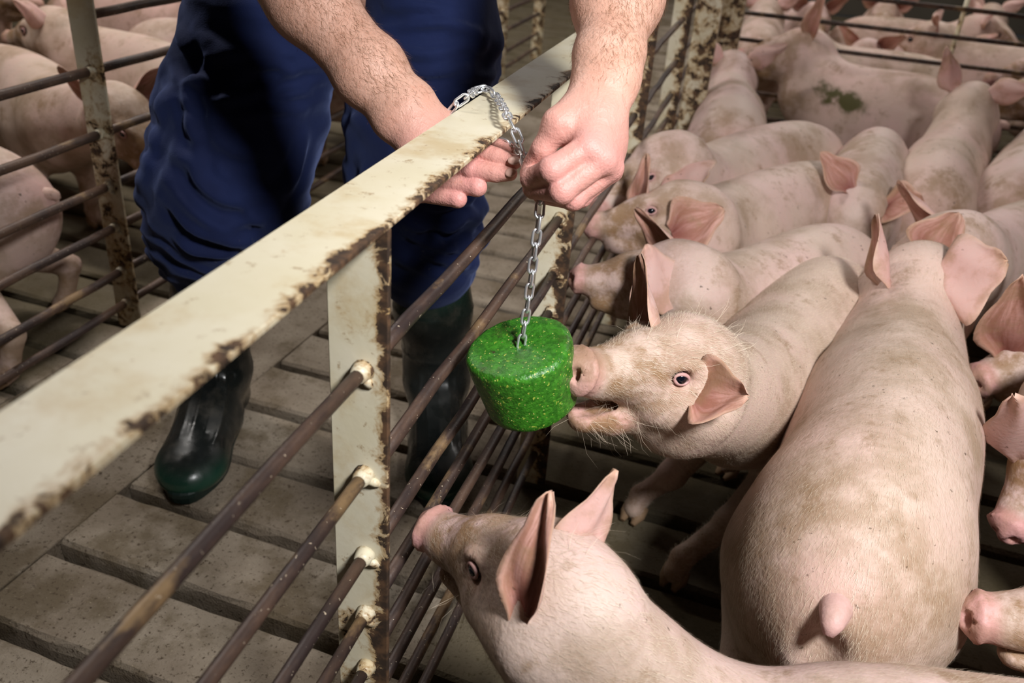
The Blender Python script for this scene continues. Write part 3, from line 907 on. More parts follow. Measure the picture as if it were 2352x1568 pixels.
def boot(heel, toe, top, topr, label):
    hx = unit(A(toe[0] - heel[0], toe[1] - heel[1], 0)); hy = A(-hx[1], hx[0], 0)
    def Lp(x, y, z): return A(heel[0], heel[1], 0) + hx * x + hy * y + A(0, 0, z)
    tp = np.asarray(top)
    lo_ = np.minimum.reduce([Lp(-.1, 0, 0), Lp(.36, 0, 0), tp]) - .1; hi_ = np.maximum.reduce([Lp(-.1, 0, 0), Lp(.36, 0, 0), tp]) + .1
    lo_[2] = -.03; hi_[2] = tp[2] + .03
    f = Field(lo_, hi_, .0036)
    an = Lp(.030, 0, .125)
    f.cone(Lp(.005, 0, .045), Lp(.10, 0, .048), .045, .046, .02, hy, 1.05)
    f.cone(Lp(.10, 0, .045), Lp(.225, 0, .040), .048, .043, .03, hy, 1.25)
    f.ell(Lp(.245, 0, .036), A(.072, .064, .042), np.stack([hx, hy, A(0, 0, 1)]), .03)
    f.cone(an, Lp(.19, 0, .055), .058, .040, .035, hy, 1.05)
    f.cone(Lp(.004, 0, .05), an, .048, .060, .03)
    mid = an * .45 + tp * .55
    f.cone(an, mid, .060, topr * .99, .03); f.cone(mid, tp, topr * .99, topr, .02)
    V, F = f.surface(2)
    V[:, 2] = np.maximum(V[:, 2], .016)
    lx = (V - Lp(0, 0, 0)) @ hx; ly = (V - Lp(0, 0, 0)) @ hy; N = vnormals(V, F)
    d = np.zeros(len(V))
    for y0 in (-.042, -.022, .0, .022, .042):
        d += .0016 * np.exp(-((ly - y0 * (1 - .3 * sstep(.15, .02, lx))) / .0032) ** 2) * sstep(.03, .06, lx) * sstep(.245, .20, lx) * (N[:, 2] > .1)
    for z0 in (.20, .30):
        d += .0012 * np.exp(-((V[:, 2] - z0) / .004) ** 2)
    d += .0022 * np.sin(V[:, 2] * 70 + 2 * np.sin(lx * 30)) * sstep(.10, .16, V[:, 2]) * sstep(.26, .18, V[:, 2])
    V = V + N * d[:, None]
    bt = link('boot', np_mesh('boot', V - PBASE, F), man, M_RUBBER)
    attr(bt.data, 'green', np.clip(sstep(.19, .27, lx) * sstep(.075, .03, V[:, 2]) + .35 * sstep(.26, .36, V[:, 2]), 0, 1))
    # sole with a raised welt
    out = []
    for k in range(40):
        th = 2 * math.pi * k / 40; c, s = math.cos(th), math.sin(th)
        x = .130 + .190 * c
        w = .052 + .014 * math.exp(-((x - .235) / .07) ** 2) - .004 * math.exp(-((x - .12) / .04) ** 2)
        out.append((x, w * np.sign(s) * abs(s) ** .72))
    Vs, Fs = [], []
    for z, g in ((.0, .97), (.016, 1.0), (.024, 1.0), (.028, .97)):
        for x, y in out: Vs.append(Lp(.130 + (x - .130) * g, y * g, z) - PBASE)
    for i in range(3):
        for k in range(40): Fs.append((i * 40 + k, i * 40 + (k + 1) % 40, (i + 1) * 40 + (k + 1) % 40, (i + 1) * 40 + k))
    Fs.append(tuple(range(40))[::-1]); Fs.append(tuple(120 + k for k in range(40)))
    me = bpy.data.meshes.new('sole'); me.from_pydata([tuple(p) for p in Vs], [], Fs); me.update()
    link('sole', me, bt, M_SOLE)
    return bt
boot(A(-.985, 1.375), A(-.885, 1.07), A(-.970, 1.352, .42), .074, '')
boot(A(-.560, 1.52), A(-.435, 1.23), A(-.562, 1.470, .42), .076, '')

# ------------------------------------------------------------------ pigs
HT = [0, .05, .13, .25, .42, .60, .74, .87, 1.0]
HH = [.085, .125, .158, .168, .165, .175, .170, .145, .118]
HW = [.070, .105, .130, .128, .113, .128, .126, .106, .090]

def ear_mesh(base, tip, face, width, cup, bend, th=.0022, nu=14, nv=11, roll=0.0):
    """leaf-shaped, cupped ear from base to tip; 'face' is where the hollow side looks"""
    d = unit(tip - base); base = base - d * .016; L = np.linalg.norm(tip - base)
    n = unit(face - d * (face @ d)); sd = np.cross(d, n)
    V = []; inner = []; rim = []
    for lay in (0, 1):
        for i in range(nu + 1):
            u = i / nu
            hw = width * .5 * math.sqrt(max(1 - u ** 2.6, 0)) * (.62 + .42 * math.sin(math.pi * min(u * 1.25 + .08, 1)))
            hw *= .50 + .50 * float(sstep(0, .30, u))
            if i == nu: hw = width * .03
            c = cup * (1.15 - .75 * u)
            for j in range(nv + 1):
                v = -1 + 2 * j / nv
                ang = v * c
                # roll the blade round the hollow
                if c > .05: x = hw * math.sin(ang) / c * 1.0; z = hw * (1 - math.cos(ang)) / c
                else: x = hw * v; z = 0
                fl = roll * max(v, 0) ** 2 * hw * u
                p = base + d * (L * u) + sd * x + n * (z - bend * L * u * u + fl + .003 * math.sin(7 * u + 5 * v))
                if lay: p = p - n * th * (1 - .6 * abs(v)) - sd * 0
                V.append(p); inner.append(1.0 - lay); rim.append(max(abs(v) ** 6, u ** 8))
    F = []; m = nv + 1; o2 = (nu + 1) * m
    for i in range(nu):
        for j in range(nv):
            a = i * m + j
            F.append((a, a + m, a + m + 1, a + 1)); F.append((o2 + a, o2 + a + 1, o2 + a + m + 1, o2 + a + m))
    edge = [i * m for i in range(nu + 1)] + [nu * m + j for j in range(1, nv + 1)] + [i * m + nv for i in range(nu - 1, -1, -1)]
    for a, b in zip(edge[:-1], edge[1:]): F.append((a, o2 + a, o2 + b, b))
    me = np_mesh('ear', np.array(V), np.array(F)); attr(me, 'inner', inner); attr(me, 'rim', rim)
    uu = np.tile(np.repeat(np.linspace(0, 1, nu + 1), nv + 1), 2); vv = np.tile(np.linspace(-1, 1, nv + 1), 2 * (nu + 1))
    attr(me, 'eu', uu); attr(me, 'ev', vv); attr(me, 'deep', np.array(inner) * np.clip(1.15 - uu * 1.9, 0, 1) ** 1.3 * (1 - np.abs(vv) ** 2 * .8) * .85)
    return me
def ball_mesh(name, c, r, n=14):
    V = []; F = []
    for i in range(n + 1):
        ph = math.pi * i / n
        for k in range(2 * n):
            th = math.pi * k / n
            V.append(A(math.sin(ph) * math.cos(th), math.sin(ph) * math.sin(th), math.cos(ph)) * r + c)
    m = 2 * n
    for i in range(n):
        for k in range(m): F.append((i * m + k, (i + 1) * m + k, (i + 1) * m + (k + 1) % m, i * m + (k + 1) % m))
    return np_mesh(name, np.array(V), np.array(F))

def pig(label, s, ridge, snout, fwd, left, ears=None, vox=.012, hair=0, jaw=0.0, group=None, hk=1.0, tail=True, feet=None, wide=1.0,
        tall=1.0, neck_r=1.0, hidden_legs=(), eye_r=.0105, tone=0.0, hair_len=.014, smear=None, ear_len=.135, ear_w=.105):
    ridge = [np.asarray(p, float) for p in ridge]
    fwd = unit(fwd); left = unit(left - fwd * (left @ fwd)); up = np.cross(fwd, left)
    R = np.stack([fwd, left, up]); hs = s * hk
    O = np.asarray(snout) - fwd * .262 * hs + up * .012 * hs
    def L(x, y, z): return O + hs * (fwd * x + left * y + up * z)
    n = 16
    C, T = spline(ridge, n)
    hh = np.interp(T, HT, HH) * s * tall; ww = np.interp(T, HT, HW) * s * wide
    dirs = np.gradient(C, axis=0); dirs /= np.linalg.norm(dirs, axis=1, keepdims=True)
    lats = np.cross(A(0, 0, 1), dirs); lats /= np.linalg.norm(lats, axis=1, keepdims=True) + 1e-9
    ups = np.cross(dirs, lats)
    Cn = C - ups * hh[:, None]
    base = A(Cn[n // 2][0], Cn[n // 2][1], 0)
    pts = np.concatenate([Cn, [O, L(.27, 0, 0), L(.1, .1, .1), L(.1, -.1, -.15)]])
    lo = pts.min(0) - .20 * s; hi = pts.max(0) + .20 * s; lo[2] = -.02
    f = Field(lo, hi, vox)
    for i in range(n - 1):
        f.cone(Cn[i], Cn[i + 1], (hh[i]), (hh[i + 1]), .03 * s, lats[i], (ww[i] / hh[i]))
    # neck to skull
    e = n - 1
    f.cone(Cn[e], L(-.02, 0, -.035), hh[e] * .98 * neck_r, .088 * hs, .05 * s, unit(lats[e] + left), .86)
    f.cone(Cn[e - 1] - ups[e - 1] * .02 * s, L(.0, 0, -.06), hh[e - 1] * .7, .07 * hs, .06 * s)
    def st(t): return np.array([np.interp(t, T, Cn[:, c]) for c in range(3)]), unit([np.interp(t, T, lats[:, c]) for c in range(3)]), unit([np.interp(t, T, dirs[:, c]) for c in range(3)]), np.interp(t, T, ww), np.interp(t, T, hh)
    footpos = []
    for key, t, sg in (('fl', .78, 1), ('fr', .78, -1), ('hl', .13, 1), ('hr', .13, -1)):
        c, lt, dr, w, h = st(t)
        dr = unit(A(dr[0], dr[1], 0))
        if key[0] == 'f':
            ft = A(c[0], c[1], 0) + lt * sg * .075 * s + dr * .03 * s
            if feet and key in feet: ft = A(*feet[key], 0)
            sh = c + lt * sg * (w - .050 * s) - A(0, 0, .02 * s)
            el = c + lt * sg * .085 * s - A(0, 0, h * .82) - dr * .02 * s
            if key not in hidden_legs:
                f.ell(sh, A(.095, .050, .125) * s, np.stack([dr, lt, A(0, 0, 1)]), .045 * s)
                kn = el * .46 + ft * .54 + dr * .008 * s; kn[2] = max(kn[2], .10 * s)
                f.cone(sh, el, .062 * s, .047 * s, .04 * s)
                f.cone(el, kn, .046 * s, .030 * s, .025 * s)
                f.ell(kn, A(1, 1, 1.1) * .031 * s, k=.012 * s)
                pa = ft + A(0, 0, .052 * s) - dr * .012 * s
                f.cone(kn, pa, .027 * s, .023 * s, .012 * s)
                f.cone(pa, ft + A(0, 0, .026) + dr * .012 * s, .024 * s, .024 * s, .012 * s)
        else:
            ft = A(c[0], c[1], 0) + lt * sg * .085 * s - dr * .03 * s
            if feet and key in feet: ft = A(*feet[key], 0)
            ham = c + lt * sg * (w - .060 * s) - A(0, 0, .035 * s) + dr * .01 * s
            if key not in hidden_legs:
                f.ell(ham, A(.115, .062, .140) * s, np.stack([dr, lt, A(0, 0, 1)]), .035 * s)
                sf = c + lt * sg * .085 * s - A(0, 0, h * .85) + dr * .055 * s
                f.cone(ham, sf, .080 * s, .058 * s, .04 * s)
                hk_ = ft + A(0, 0, .150 * s) - dr * .035 * s
                f.cone(sf, hk_, .056 * s, .029 * s, .03 * s)
                pa = ft + A(0, 0, .052 * s) - dr * .008 * s
                f.cone(hk_, pa, .027 * s, .023 * s, .012 * s)
                f.cone(pa, ft + A(0, 0, .026) + dr * .012 * s, .024 * s, .024 * s, .012 * s)
        if key not in hidden_legs: footpos.append((ft, dr))
    bh0 = unit(A(-dirs[0][0], -dirs[0][1], 0)); an0 = Cn[0] + bh0 * hh[0] * 1.12 - A(0, 0, .10 * hh[0])
    if vox < .006:
        f.ell(an0, A(.030, .020, .026) * s, np.stack([bh0, lats[0], A(0, 0, 1)]), .030 * s, sub=True)
        f.cone(an0 - A(0, 0, .03 * s), an0 - A(0, 0, .22 * s) + bh0 * .01, .014 * s, .020 * s, .030 * s, sub=True)
    # skull, cheeks, jowl
    f.ell(L(.015, 0, .0), A(.100, .080, .082) * hs, R, .03 * hs)
    f.cone(L(.045, 0, .012), L(.130, 0, -.002), .070 * hs, .054 * hs, .03 * hs, left, .95)
    f.cone(L(.130, 0, -.002), L(.215, 0, -.014), .054 * hs, .036 * hs, .02 * hs, left, .96)
    f.cone(L(.205, 0, -.014), L(.246, 0, -.012), .036 * hs, .0318 * hs, .010 * hs)
    f.ell(L(.251, 0, -.011), A(.0120, .0395, .0375) * hs, np.stack([unit(fwd + up * .12), left, np.cross(unit(fwd + up * .12), left)]), .004 * hs)
    for sg in (-1, 1):
        f.cone(L(.010, sg * .050, -.035), L(.095, sg * .034, -.038), .055 * hs, .040 * hs, .03 * hs)
        f.ell(L(.100, sg * .050, .032), A(.030, .015, .014) * hs, R, .018 * hs)      # brow
    f.ell(L(-.005, 0, -.085), A(.085, .068, .055) * hs, R, .035 * hs)
    ca, sa = math.cos(jaw), math.sin(jaw)
    def J(x, y, z):
        x -= .06; z += .05
        return L(.06 + x * ca + z * sa, y, -.05 - x * sa + z * ca)
    if jaw > 0:
        f.cone(L(.268, 0, -.062), L(.110, 0, -.066), .018 * hs, .004 * hs, .008 * hs, left, 1.7, sub=True)
    f.cone(J(.045, 0, -.072), J(.150, 0, -.066), .046 * hs, .029 * hs, .02 * hs)
    f.cone(J(.150, 0, -.066), J(.205, 0, -.060), .029 * hs, .021 * hs, .012 * hs, left, 1.15)
    if jaw > 0:
        f.cone(J(.225, 0, -.040), J(.120, 0, -.042), .013 * hs, .010 * hs, .006 * hs, left, 1.5, sub=True)
    else:
        f.cone(L(.238, 0, -.047), L(.120, .0, -.058), .0035 * hs, .0035 * hs, .008 * hs, left, 12, sub=True) if vox < .008 else None
    eyes = [L(.106, sg * .0590, .018) for sg in (-1, 1)]
    for ep in eyes: f.ell(ep, A(.016, .010, .0125) * hs, R, .010 * hs, sub=True)
    if vox < .009:
        for sg in (-1, 1):
            f.cone(L(.270, sg * .0135, -.008), L(.248, sg * .015, -.012), .0075 * hs, .0060 * hs, .003 * hs, up, 1.4, sub=True)
        for x in (.228, .216): f.ell(L(x, 0, .027), A(.0030, .03, .0030) * hs, R, .005 * hs, sub=True)
    V, F = f.surface(2)
    V[:, 2] = np.maximum(V[:, 2], .004)
    q = ((V - O) @ R.T) / hs
    inhead = sstep(-.02, .06, q[:, 0]) * (np.abs(q[:, 1]) < .15) * (np.abs(q[:, 2]) < .2)
    root = empty('pig', base)
    tag(root, label, 'pig', group)
    body = link('body', np_mesh('pig_body', V - base, F), root, M_PIG)
    nearhead = (np.abs(q[:, 1]) < .12) & (np.abs(q[:, 2]) < .16) & (q[:, 0] < .30)
    pk = sstep(.222, .240, q[:, 0]) * nearhead
    for ep in eyes: pk = np.maximum(pk, .8 * np.exp(-(np.linalg.norm(V - ep, axis=1) / (.020 * hs)) ** 2))
    if jaw > 0:
        m1 = np.exp(-((q[:, 2] + .080) / .022) ** 2) * sstep(.10, .15, q[:, 0]) * nearhead
        pk = np.maximum(pk, m1)
    tl = np.linalg.norm(V - C[0], axis=1)
    pk = np.maximum(pk, .5 * np.exp(-(tl / (.07 * s)) ** 2))
    pk = np.maximum(pk, tone)
    dk = np.clip(sstep(.10, .17, q[:, 0]) * sstep(.236, .20, q[:, 0]) * nearhead * .9 + .55 * sstep(.18, .04, V[:, 2]) + .42 * inhead
                 + .8 * np.exp(-((tl - .09 * s) / (.05 * s)) ** 2) * .5, 0, 1)
    attr(body.data, 'pk', np.clip(pk, 0, 1)); attr(body.data, 'dk', dk)
    if smear is not None: attr(body.data, 'ol', np.exp(-((((V - smear[0]) @ np.stack([CM[:, 0], CM[:, 1]]).T @ np.array([[.78, .62], [-.62, .78]]).T) / np.array(smear[1])) ** 2).sum(1)))
    # ears
    ears = ears or [None, None]
    for sg, e_ in zip((1, -1), ears):
        if e_ == 'none': continue
        e_ = e_ or {}
        if 'base' in e_: b0, t0, fc = e_['base'], e_['tip'], e_['face']
        else:
            b0 = L(*e_.get('b', (-.012, sg * .058, .050)))
            d0 = e_.get('d', (.10, sg * .85, .50)); fc0 = e_.get('f', (.85, sg * -.10, -.25))
            t0 = b0 + R.T @ unit(d0) * e_.get('len', ear_len) * hs
            fc = R.T @ A(*fc0)
        dv = np.linalg.norm(V - b0, axis=1); rb = unit(b0 - CPOS); al = (V - CPOS) @ rb
        near = np.where((np.linalg.norm(V - CPOS - al[:, None] * rb, axis=1) < max(vox * 1.2, .008)))[0]
        if len(near):                                   # seat a floating ear on the head
            d1 = al[near].min() - np.linalg.norm(b0 - CPOS)
            if 0 < d1 < .30: b0 = b0 + rb * d1; t0 = t0 + rb * d1 * e_.get('follow', .25)
            elif d1 >= .30 and dv.min() < .12: sh = V[np.argmin(dv)] - b0; b0 = b0 + sh; t0 = t0 + sh
        elif dv.min() < .12: sh = V[np.argmin(dv)] - b0; b0 = b0 + sh; t0 = t0 + sh
        me = ear_mesh(b0 - base, t0 - base, fc, e_.get('w', ear_w * hs), e_.get('cup', 1.0), e_.get('bend', .12), roll=e_.get('roll', 0.0))
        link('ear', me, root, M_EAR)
    # eyes with lids
    for sg, ep in zip((-1, 1), eyes):
        c = ep - left * sg * .0028 * hs
        r = eye_r * hs
        eye = link('eye', ball_mesh('eye', c - base, r, 10 if vox > .008 else 16), root, M_EYE)
        if vox < .0125:
            nl = unit(left * sg + fwd * .35); a1 = unit(fwd - nl * (fwd @ nl)); a2 = np.cross(nl, a1)
            P = [c - base + nl * r * .52 + a1 * math.cos(th) * r * 1.15 + a2 * math.sin(th) * r * .74 for th in np.linspace(0, 2 * math.pi, 25)]
            MB().tube(P, [r * (.20 + .10 * math.sin(th) ** 2) for th in np.linspace(0, 2 * math.pi, 25)], 8, False).build('eyelid', M_LID, eye, True)
    for ft, dr in footpos:
        lt = A(-dr[1], dr[0], 0); m = MB()
        for sg in (-1, 1):
            m.tube([ft + lt * sg * .014 * s + A(0, 0, .034 * s) - base, ft + lt * sg * .015 * s + dr * .018 * s + A(0, 0, .018 * s) - base, ft + lt * sg * .013 * s + dr * .040 * s + A(0, 0, .006) - base], [.015 * s, .015 * s, .006 * s], 8)
        m.build('hoof', M_HOOF, root, True)
    if tail:
        bh = unit(A(-dirs[0][0], -dirs[0][1], 0)); tb = Cn[0] + bh * hh[0] * .80 + A(0, 0, .55 * hh[0]); bk = unit(bh + A(0, 0, .25))
        P = [tb - base - bk * .035 * s, tb - base + bk * .012 * s, tb - base + bk * .030 * s - A(0, 0, .004 * s), tb - base + bk * .040 * s - A(0, 0, .018 * s)]
        S_, _ = spline(P, 9)
        tm = MB().tube(S_, list(np.array([.026, .025, .023, .021, .019, .017, .015, .012, .006]) * s), 12); o = tm.build('tail', M_PIG, root, True)
        attr(o.data, 'pk', [.45] * len(o.data.vertices)); attr(o.data, 'dk', [.2] * len(o.data.vertices))
    if hair:
        N = vnormals(V, F)
        k = np.argmin(((V[:, None, :] - Cn[None]) ** 2).sum(2), axis=1) if len(V) < 400000 else np.zeros(len(V), int)
        flow = -dirs[k] * 1.0 - A(0, 0, .45)
        hm = inhead[:, None]
        flow = flow * (1 - hm) + hm * (-fwd * 1.0 - up * .25 + np.sign(q[:, 1:2]) * left * .25)
        wgt = (1 - sstep(.215, .235, q[:, 0]) * nearhead) * (.8 + .9 * inhead)
        for ep in eyes: wgt = wgt * sstep(.012 * hs, .022 * hs, np.linalg.norm(V - ep, axis=1))
        wgt = wgt * (1 - sstep(.35, .7, pk) * inhead)
        wgt = wgt * (((V - CPOS) * N).sum(1) < .25)
        strands('bristles', V, F, N, flow, hair, hair_len * s, .00023, .18, M_HAIR, root, wgt, 3, base, .22)
        if vox < .0050:
            mz = nearhead * (np.exp(-((q[:, 0] - .17) / .05) ** 2) * (q[:, 2] < -.03) + .5 * np.exp(-((q[:, 0] - .13) / .03) ** 2) * (q[:, 2] > .035) + .6 * np.exp(-((q[:, 0] - .0) / .03) ** 2) * (q[:, 2] > .06))
            strands('whiskers', V, F, N, flow + N * .8 + up * 0, 240, .036 * s, .00026, .8, M_HAIR, root, mz + 1e-9, 9, base, .5)
    return root

def up_(*p): return A(*p)
def rz(px, py, z): return Z(px, py, z)


def dof_(p): return float((np.asarray(p) - CPOS) @ CM[:, 2])
def E(b, t, face, q, w=.09, cup=1.0, bend=.08, roll=0.0):
    """ear from pixel pairs (x, y, depth offset from point q)"""
    d0 = dof_(q)
    return dict(base=D(b[0], b[1], d0 + b[2]), tip=D(t[0], t[1], d0 + t[2]), face=face, w=w, cup=cup, bend=bend, roll=roll)
NEAR = 'pigs in the near pen'; BACK = 'pigs in the pen beyond the cross fence'; LEFT = 'pigs in the pen behind the man'

# biting the block
pig('young pale pig with open mouth biting the green block', .84,
    [A(.230, 1.80, .36), A(.205, 1.72, .435), A(.165, 1.58, .47), A(.105, 1.40, .47), A(.055, 1.25, .475)],
    D(1312, 852, .985), CD(-.76, .05, .64), CD(.52, -.50, .66), vox=.0044, hair=34000, jaw=.21, group=NEAR, hk=.96,
    ears=[dict(base=D(1618, 905, 1.025), tip=D(1722, 912, .985), face=CD(-.05, .25, 1), w=.098, cup=1.0, bend=-.05),
          dict(base=D(1512, 772, 1.09), tip=D(1446, 592, 1.09), face=CD(-.9, -.35, .25), w=.095, cup=1.05, bend=.12)],
    feet=dict(fl=(.012, 1.215), fr=(-.085, 1.36)))
# bottom of the picture
pig('pale pig with upright ears poking its snout into the rods', .84,
    [A(.62, .76, .34), A(.55, .745, .39), A(.39, .70, .415), A(.19, .650, .415), A(.05, .64, .365)],
    D(984, 1208, .975), CD(-.72, .25, -.645), CD(-.54, -.26, .80), vox=.0044, hair=32000, group=NEAR, hk=.92, neck_r=.85,
    ears=[dict(base=D(1206, 1392, .792), tip=D(1252, 1134, .755), face=CD(-.60, .05, .75), w=.066, cup=1.25, bend=.05),
          dict(base=D(1326, 1300, .845), tip=D(1398, 1068, .83), face=CD(-.55, .25, -.85), w=.070, cup=.75, bend=.08)])
# seen from behind
pig('large pig seen from behind with its tail stub towards the viewer', .98,
    [A(.182, .80, .42), A(.193, .86, .472), A(.212, .95, .505), A(.245, 1.10, .515), A(.268, 1.26, .515), A(.288, 1.42, .495)],
    A(.37, 1.80, .38), A(.22, .95, -.34), A(-.95, .22, 0), vox=.0055, hair=42000, group=NEAR, hair_len=.011,
    ears=[dict(base=D(2045, 640, 1.38), tip=D(2012, 482, 1.40), face=CD(-1, .2, -.2), w=.12, cup=1.2, bend=.0, follow=.8),
          dict(base=D(2175, 640, 1.36), tip=D(2328, 600, 1.31), face=CD(-.25, -.35, -1), w=.17, cup=.45, bend=.05, follow=.8)])
q = A(-.12, 1.48, .46)
pig('pig with pink ears, second up from the biting pig, snout at the rods', .80,
    [A(.27, 1.99, .36), A(.235, 1.92, .43), A(.16, 1.80, .465), A(.05, 1.63, .465), A(-.035, 1.52, .47)],
    Z(1318, 640, .43), A(-.98, -.05, -.12), A(-.05, -.90, .25), vox=.008, hair=8000, group=NEAR, hair_len=.012,
    ears=[E((1535, 690, -.10), (1478, 562, -.12), CD(-.40, -.1, -1), q, .125, .5, .05),
          E((1548, 570, .05), (1455, 482, .05), CD(-.6, -.7, .4), q, .09, .9, .05)])
q = A(-.13, 1.80, .46)
pig('pig with one ear upright and one flopped, snout by the far post', .86,
    [A(.25, 2.48, .36), A(.21, 2.39, .43), A(.125, 2.25, .465), A(.0, 2.06, .465), A(-.085, 1.90, .47)],
    Z(1350, 520, .41), A(-.93, -.20, -.16), A(-.15, -.92, .25), vox=.009, group=NEAR, hair=5000, hair_len=.011,
    ears=[E((1560, 530, -.115), (1664, 480, -.12), CD(-.05, .2, 1), q, .13, .5, .0),
          E((1475, 468, .03), (1482, 352, .02), CD(-.9, .1, .5), q, .085, .9, .05)])
q = A(-.19, 2.0, .46)
pig('pig with a broad ear behind the pig with one flopped ear', .88,
    [A(.20, 2.82, .38), A(.165, 2.74, .445), A(.075, 2.60, .475), A(-.05, 2.38, .475), A(-.135, 2.18, .475)],
    A(-.33, 1.92, .38), A(-.60, -.62, -.40), A(.62, -.70, .2), vox=.010, group=NEAR,
    ears=[E((1545, 400, -.15), (1622, 435, -.18), CD(.1, -.2, -1), q, .18, .4, .1),
          E((1480, 385, .03), (1500, 360, .05), CD(-.9, .1, .5), q, .085, .9, .05)])
pig('pig seen from behind beside the rusty corner post', .90,
    [A(-.085, 2.62, .39), A(-.09, 2.69, .455), A(-.10, 2.82, .485), A(-.115, 3.00, .485), A(-.14, 3.16, .475)],
    A(-.20, 3.52, .44), A(-.25, .95, -.05), A(-.95, -.25, 0), vox=.011, group=NEAR, ear_len=.15)
pig('long pig standing side on with a green manure smear on its flank', .98,
    [A(.76, 3.40, .40), A(.69, 3.41, .465), A(.54, 3.44, .495), A(.32, 3.48, .495), A(.16, 3.53, .505)],
    A(-.15, 3.58, .47), A(-1, .02, -.16), A(0, -1, .1), vox=.011, group=NEAR, tone=.15, smear=(D(1932, 222, dof_(A(.24, 3.36, .40))), (.115, .045)),
    ears=[dict(b=(-.01, .05, .055), d=(-.12, .35, .9), f=(.7, .7, 0), len=.16), dict(b=(-.01, -.05, .055), d=(.1, -.5, .8), len=.13)])
q = A(.245, 2.13, .44)
pig('pig with lowered head facing the viewer between two rumps', .84,
    [A(.345, 2.80, .36), A(.335, 2.72, .43), A(.305, 2.57, .47), A(.27, 2.36, .465), A(.25, 2.23, .455)],
    Z(1975, 535, .24), A(-.02, -.60, -.80), A(1, -.02, 0), vox=.009, group=NEAR,
    ears=[E((2045, 475, -.04), (2122, 462, -.06), CD(-.1, .3, 1), q, .13, .6, .0), E((1945, 425, .0), (1885, 348, .03), CD(.2, -.2, 1), q, .10, .9, .0)])
pig('dusty pink pig seen from behind right of the lowered head', .88,
    [A(.425, 2.34, .385), A(.435, 2.41, .445), A(.47, 2.55, .48), A(.52, 2.75, .48), A(.565, 2.90, .49)],
    A(.67, 3.20, .46), A(.38, .90, -.20), A(-.90, .38, 0), vox=.009, group=NEAR,
    ears=[dict(b=(-.02, .055, .05), d=(-.35, .55, .85), f=(.7, .6, -.2), len=.15), dict(b=(-.02, -.055, .05), d=(-.2, -.9, .35), f=(.8, 0, .2), len=.15)])
q = A(.40, 1.86, .46)
pig('yellowish pig whose cupped ear shows behind the large pig', .90,
    [A(1.02, 2.50, .39), A(.95, 2.46, .455), A(.78, 2.33, .475), A(.60, 2.14, .475), A(.50, 2.00, .47)],
    A(.25, 1.72, .36), A(-.72, -.55, -.42), A(.55, -.72, .2), vox=.010, group=NEAR,
    ears=[E((2135, 575, -.16), (2205, 488, -.15), CD(-.15, .1, 1), q, .135, .9, .0), None])
pig('shadowed pig at the right edge beside the dusty pink rump', .88,
    [A(.66, 2.46, .385), A(.675, 2.53, .45), A(.72, 2.68, .48), A(.79, 2.88, .48), A(.84, 3.04, .48)],
    A(1.0, 3.36, .42), A(.45, .85, -.25), A(-.85, .45, 0), vox=.012, group=NEAR)
pig('pig with a red lit ear behind, at the upper right edge', .92,
    [A(1.60, 3.48, .40), A(1.53, 3.48, .46), A(1.36, 3.50, .485), A(1.15, 3.54, .485), A(1.02, 3.56, .49)],
    A(.73, 3.54, .43), A(-.95, -.10, -.25), A(.1, -.95, .1), vox=.012, group=NEAR,
    ears=[dict(b=(-.01, .05, .055), d=(-.05, .6, .8), f=(.8, .6, 0), len=.16), None])
q = A(.58, 1.50, .45)
pig('pig with a speckled reddish ear at the right edge', .88,
    [A(1.18, 1.90, .39), A(1.11, 1.87, .45), A(.95, 1.79, .475), A(.78, 1.69, .47), A(.68, 1.62, .465)],
    A(.425, 1.46, .37), A(-.80, -.45, -.38), A(.45, -.85, .2), vox=.008, group=NEAR,
    ears=[E((2318, 800, -.16), (2352, 628, -.17), CD(-.5, .1, 1), q, .12, .8, .0), None])
q = A(.53, 1.13, .44)
pig('pig face looking down beside the large pig at the right edge', .86,
    [A(1.12, 1.42, .39), A(1.06, 1.40, .45), A(.92, 1.34, .475), A(.76, 1.26, .47), A(.67, 1.21, .465)],
    Z(2312, 1225, .30), A(-.35, -.60, -.70), A(.80, -.60, .1), vox=.007, group=NEAR,
    ears=[None, E((2352, 1050, -.10), (2325, 900, -.08), CD(.6, .1, -1), q, .10, .5, .0)])
pig('pig snout and cheek in the lower right corner', .86,
    [A(1.12, .92, .39), A(1.05, .91, .45), A(.90, .90, .47), A(.74, .87, .465), A(.65, .855, .46)],
    Z(2225, 1415, .37), A(-.96, -.05, -.20), A(.05, -.95, .25), vox=.006, group=NEAR, hair=5000)

# pen behind the man
pig('pig turned to the viewer with a red ear, behind the rusty post', .88,
    [A(-2.46, 2.22, .38), A(-2.38, 2.21, .44), A(-2.20, 2.17, .475), A(-1.98, 2.07, .475), A(-1.83, 1.96, .465)],
    A(-1.405, 1.835, .320), A(.82, -.26, -.50), A(.22, .95, 0.0), vox=.008, group=LEFT,
    ears=[dict(d=(-.1, .8, .45), f=(.8, .1, .3)), dict(d=(-.35, -.7, .35), f=(.6, -.2, -.6))])
pig('pig with its round rump nearest the left edge', .90,
    [A(-1.505, 1.515, .36), A(-1.56, 1.50, .42), A(-1.70, 1.46, .46), A(-1.90, 1.42, .46), A(-2.04, 1.40, .46)],
    A(-2.35, 1.36, .40), A(-1, -.05, -.2), A(0, -1, 0), vox=.010, group=LEFT, feet=dict(hl=(-1.45, 1.27), hr=(-1.585, 1.60)))
pig('pig back rising behind the post in the left pen', .95,
    [A(-1.60, 2.36, .38), A(-1.67, 2.38, .445), A(-1.84, 2.44, .48), A(-2.08, 2.52, .48), A(-2.24, 2.54, .48)],
    A(-2.56, 2.56, .40), A(-1, .05, -.2), A(0, -1, 0), vox=.012, group=LEFT)
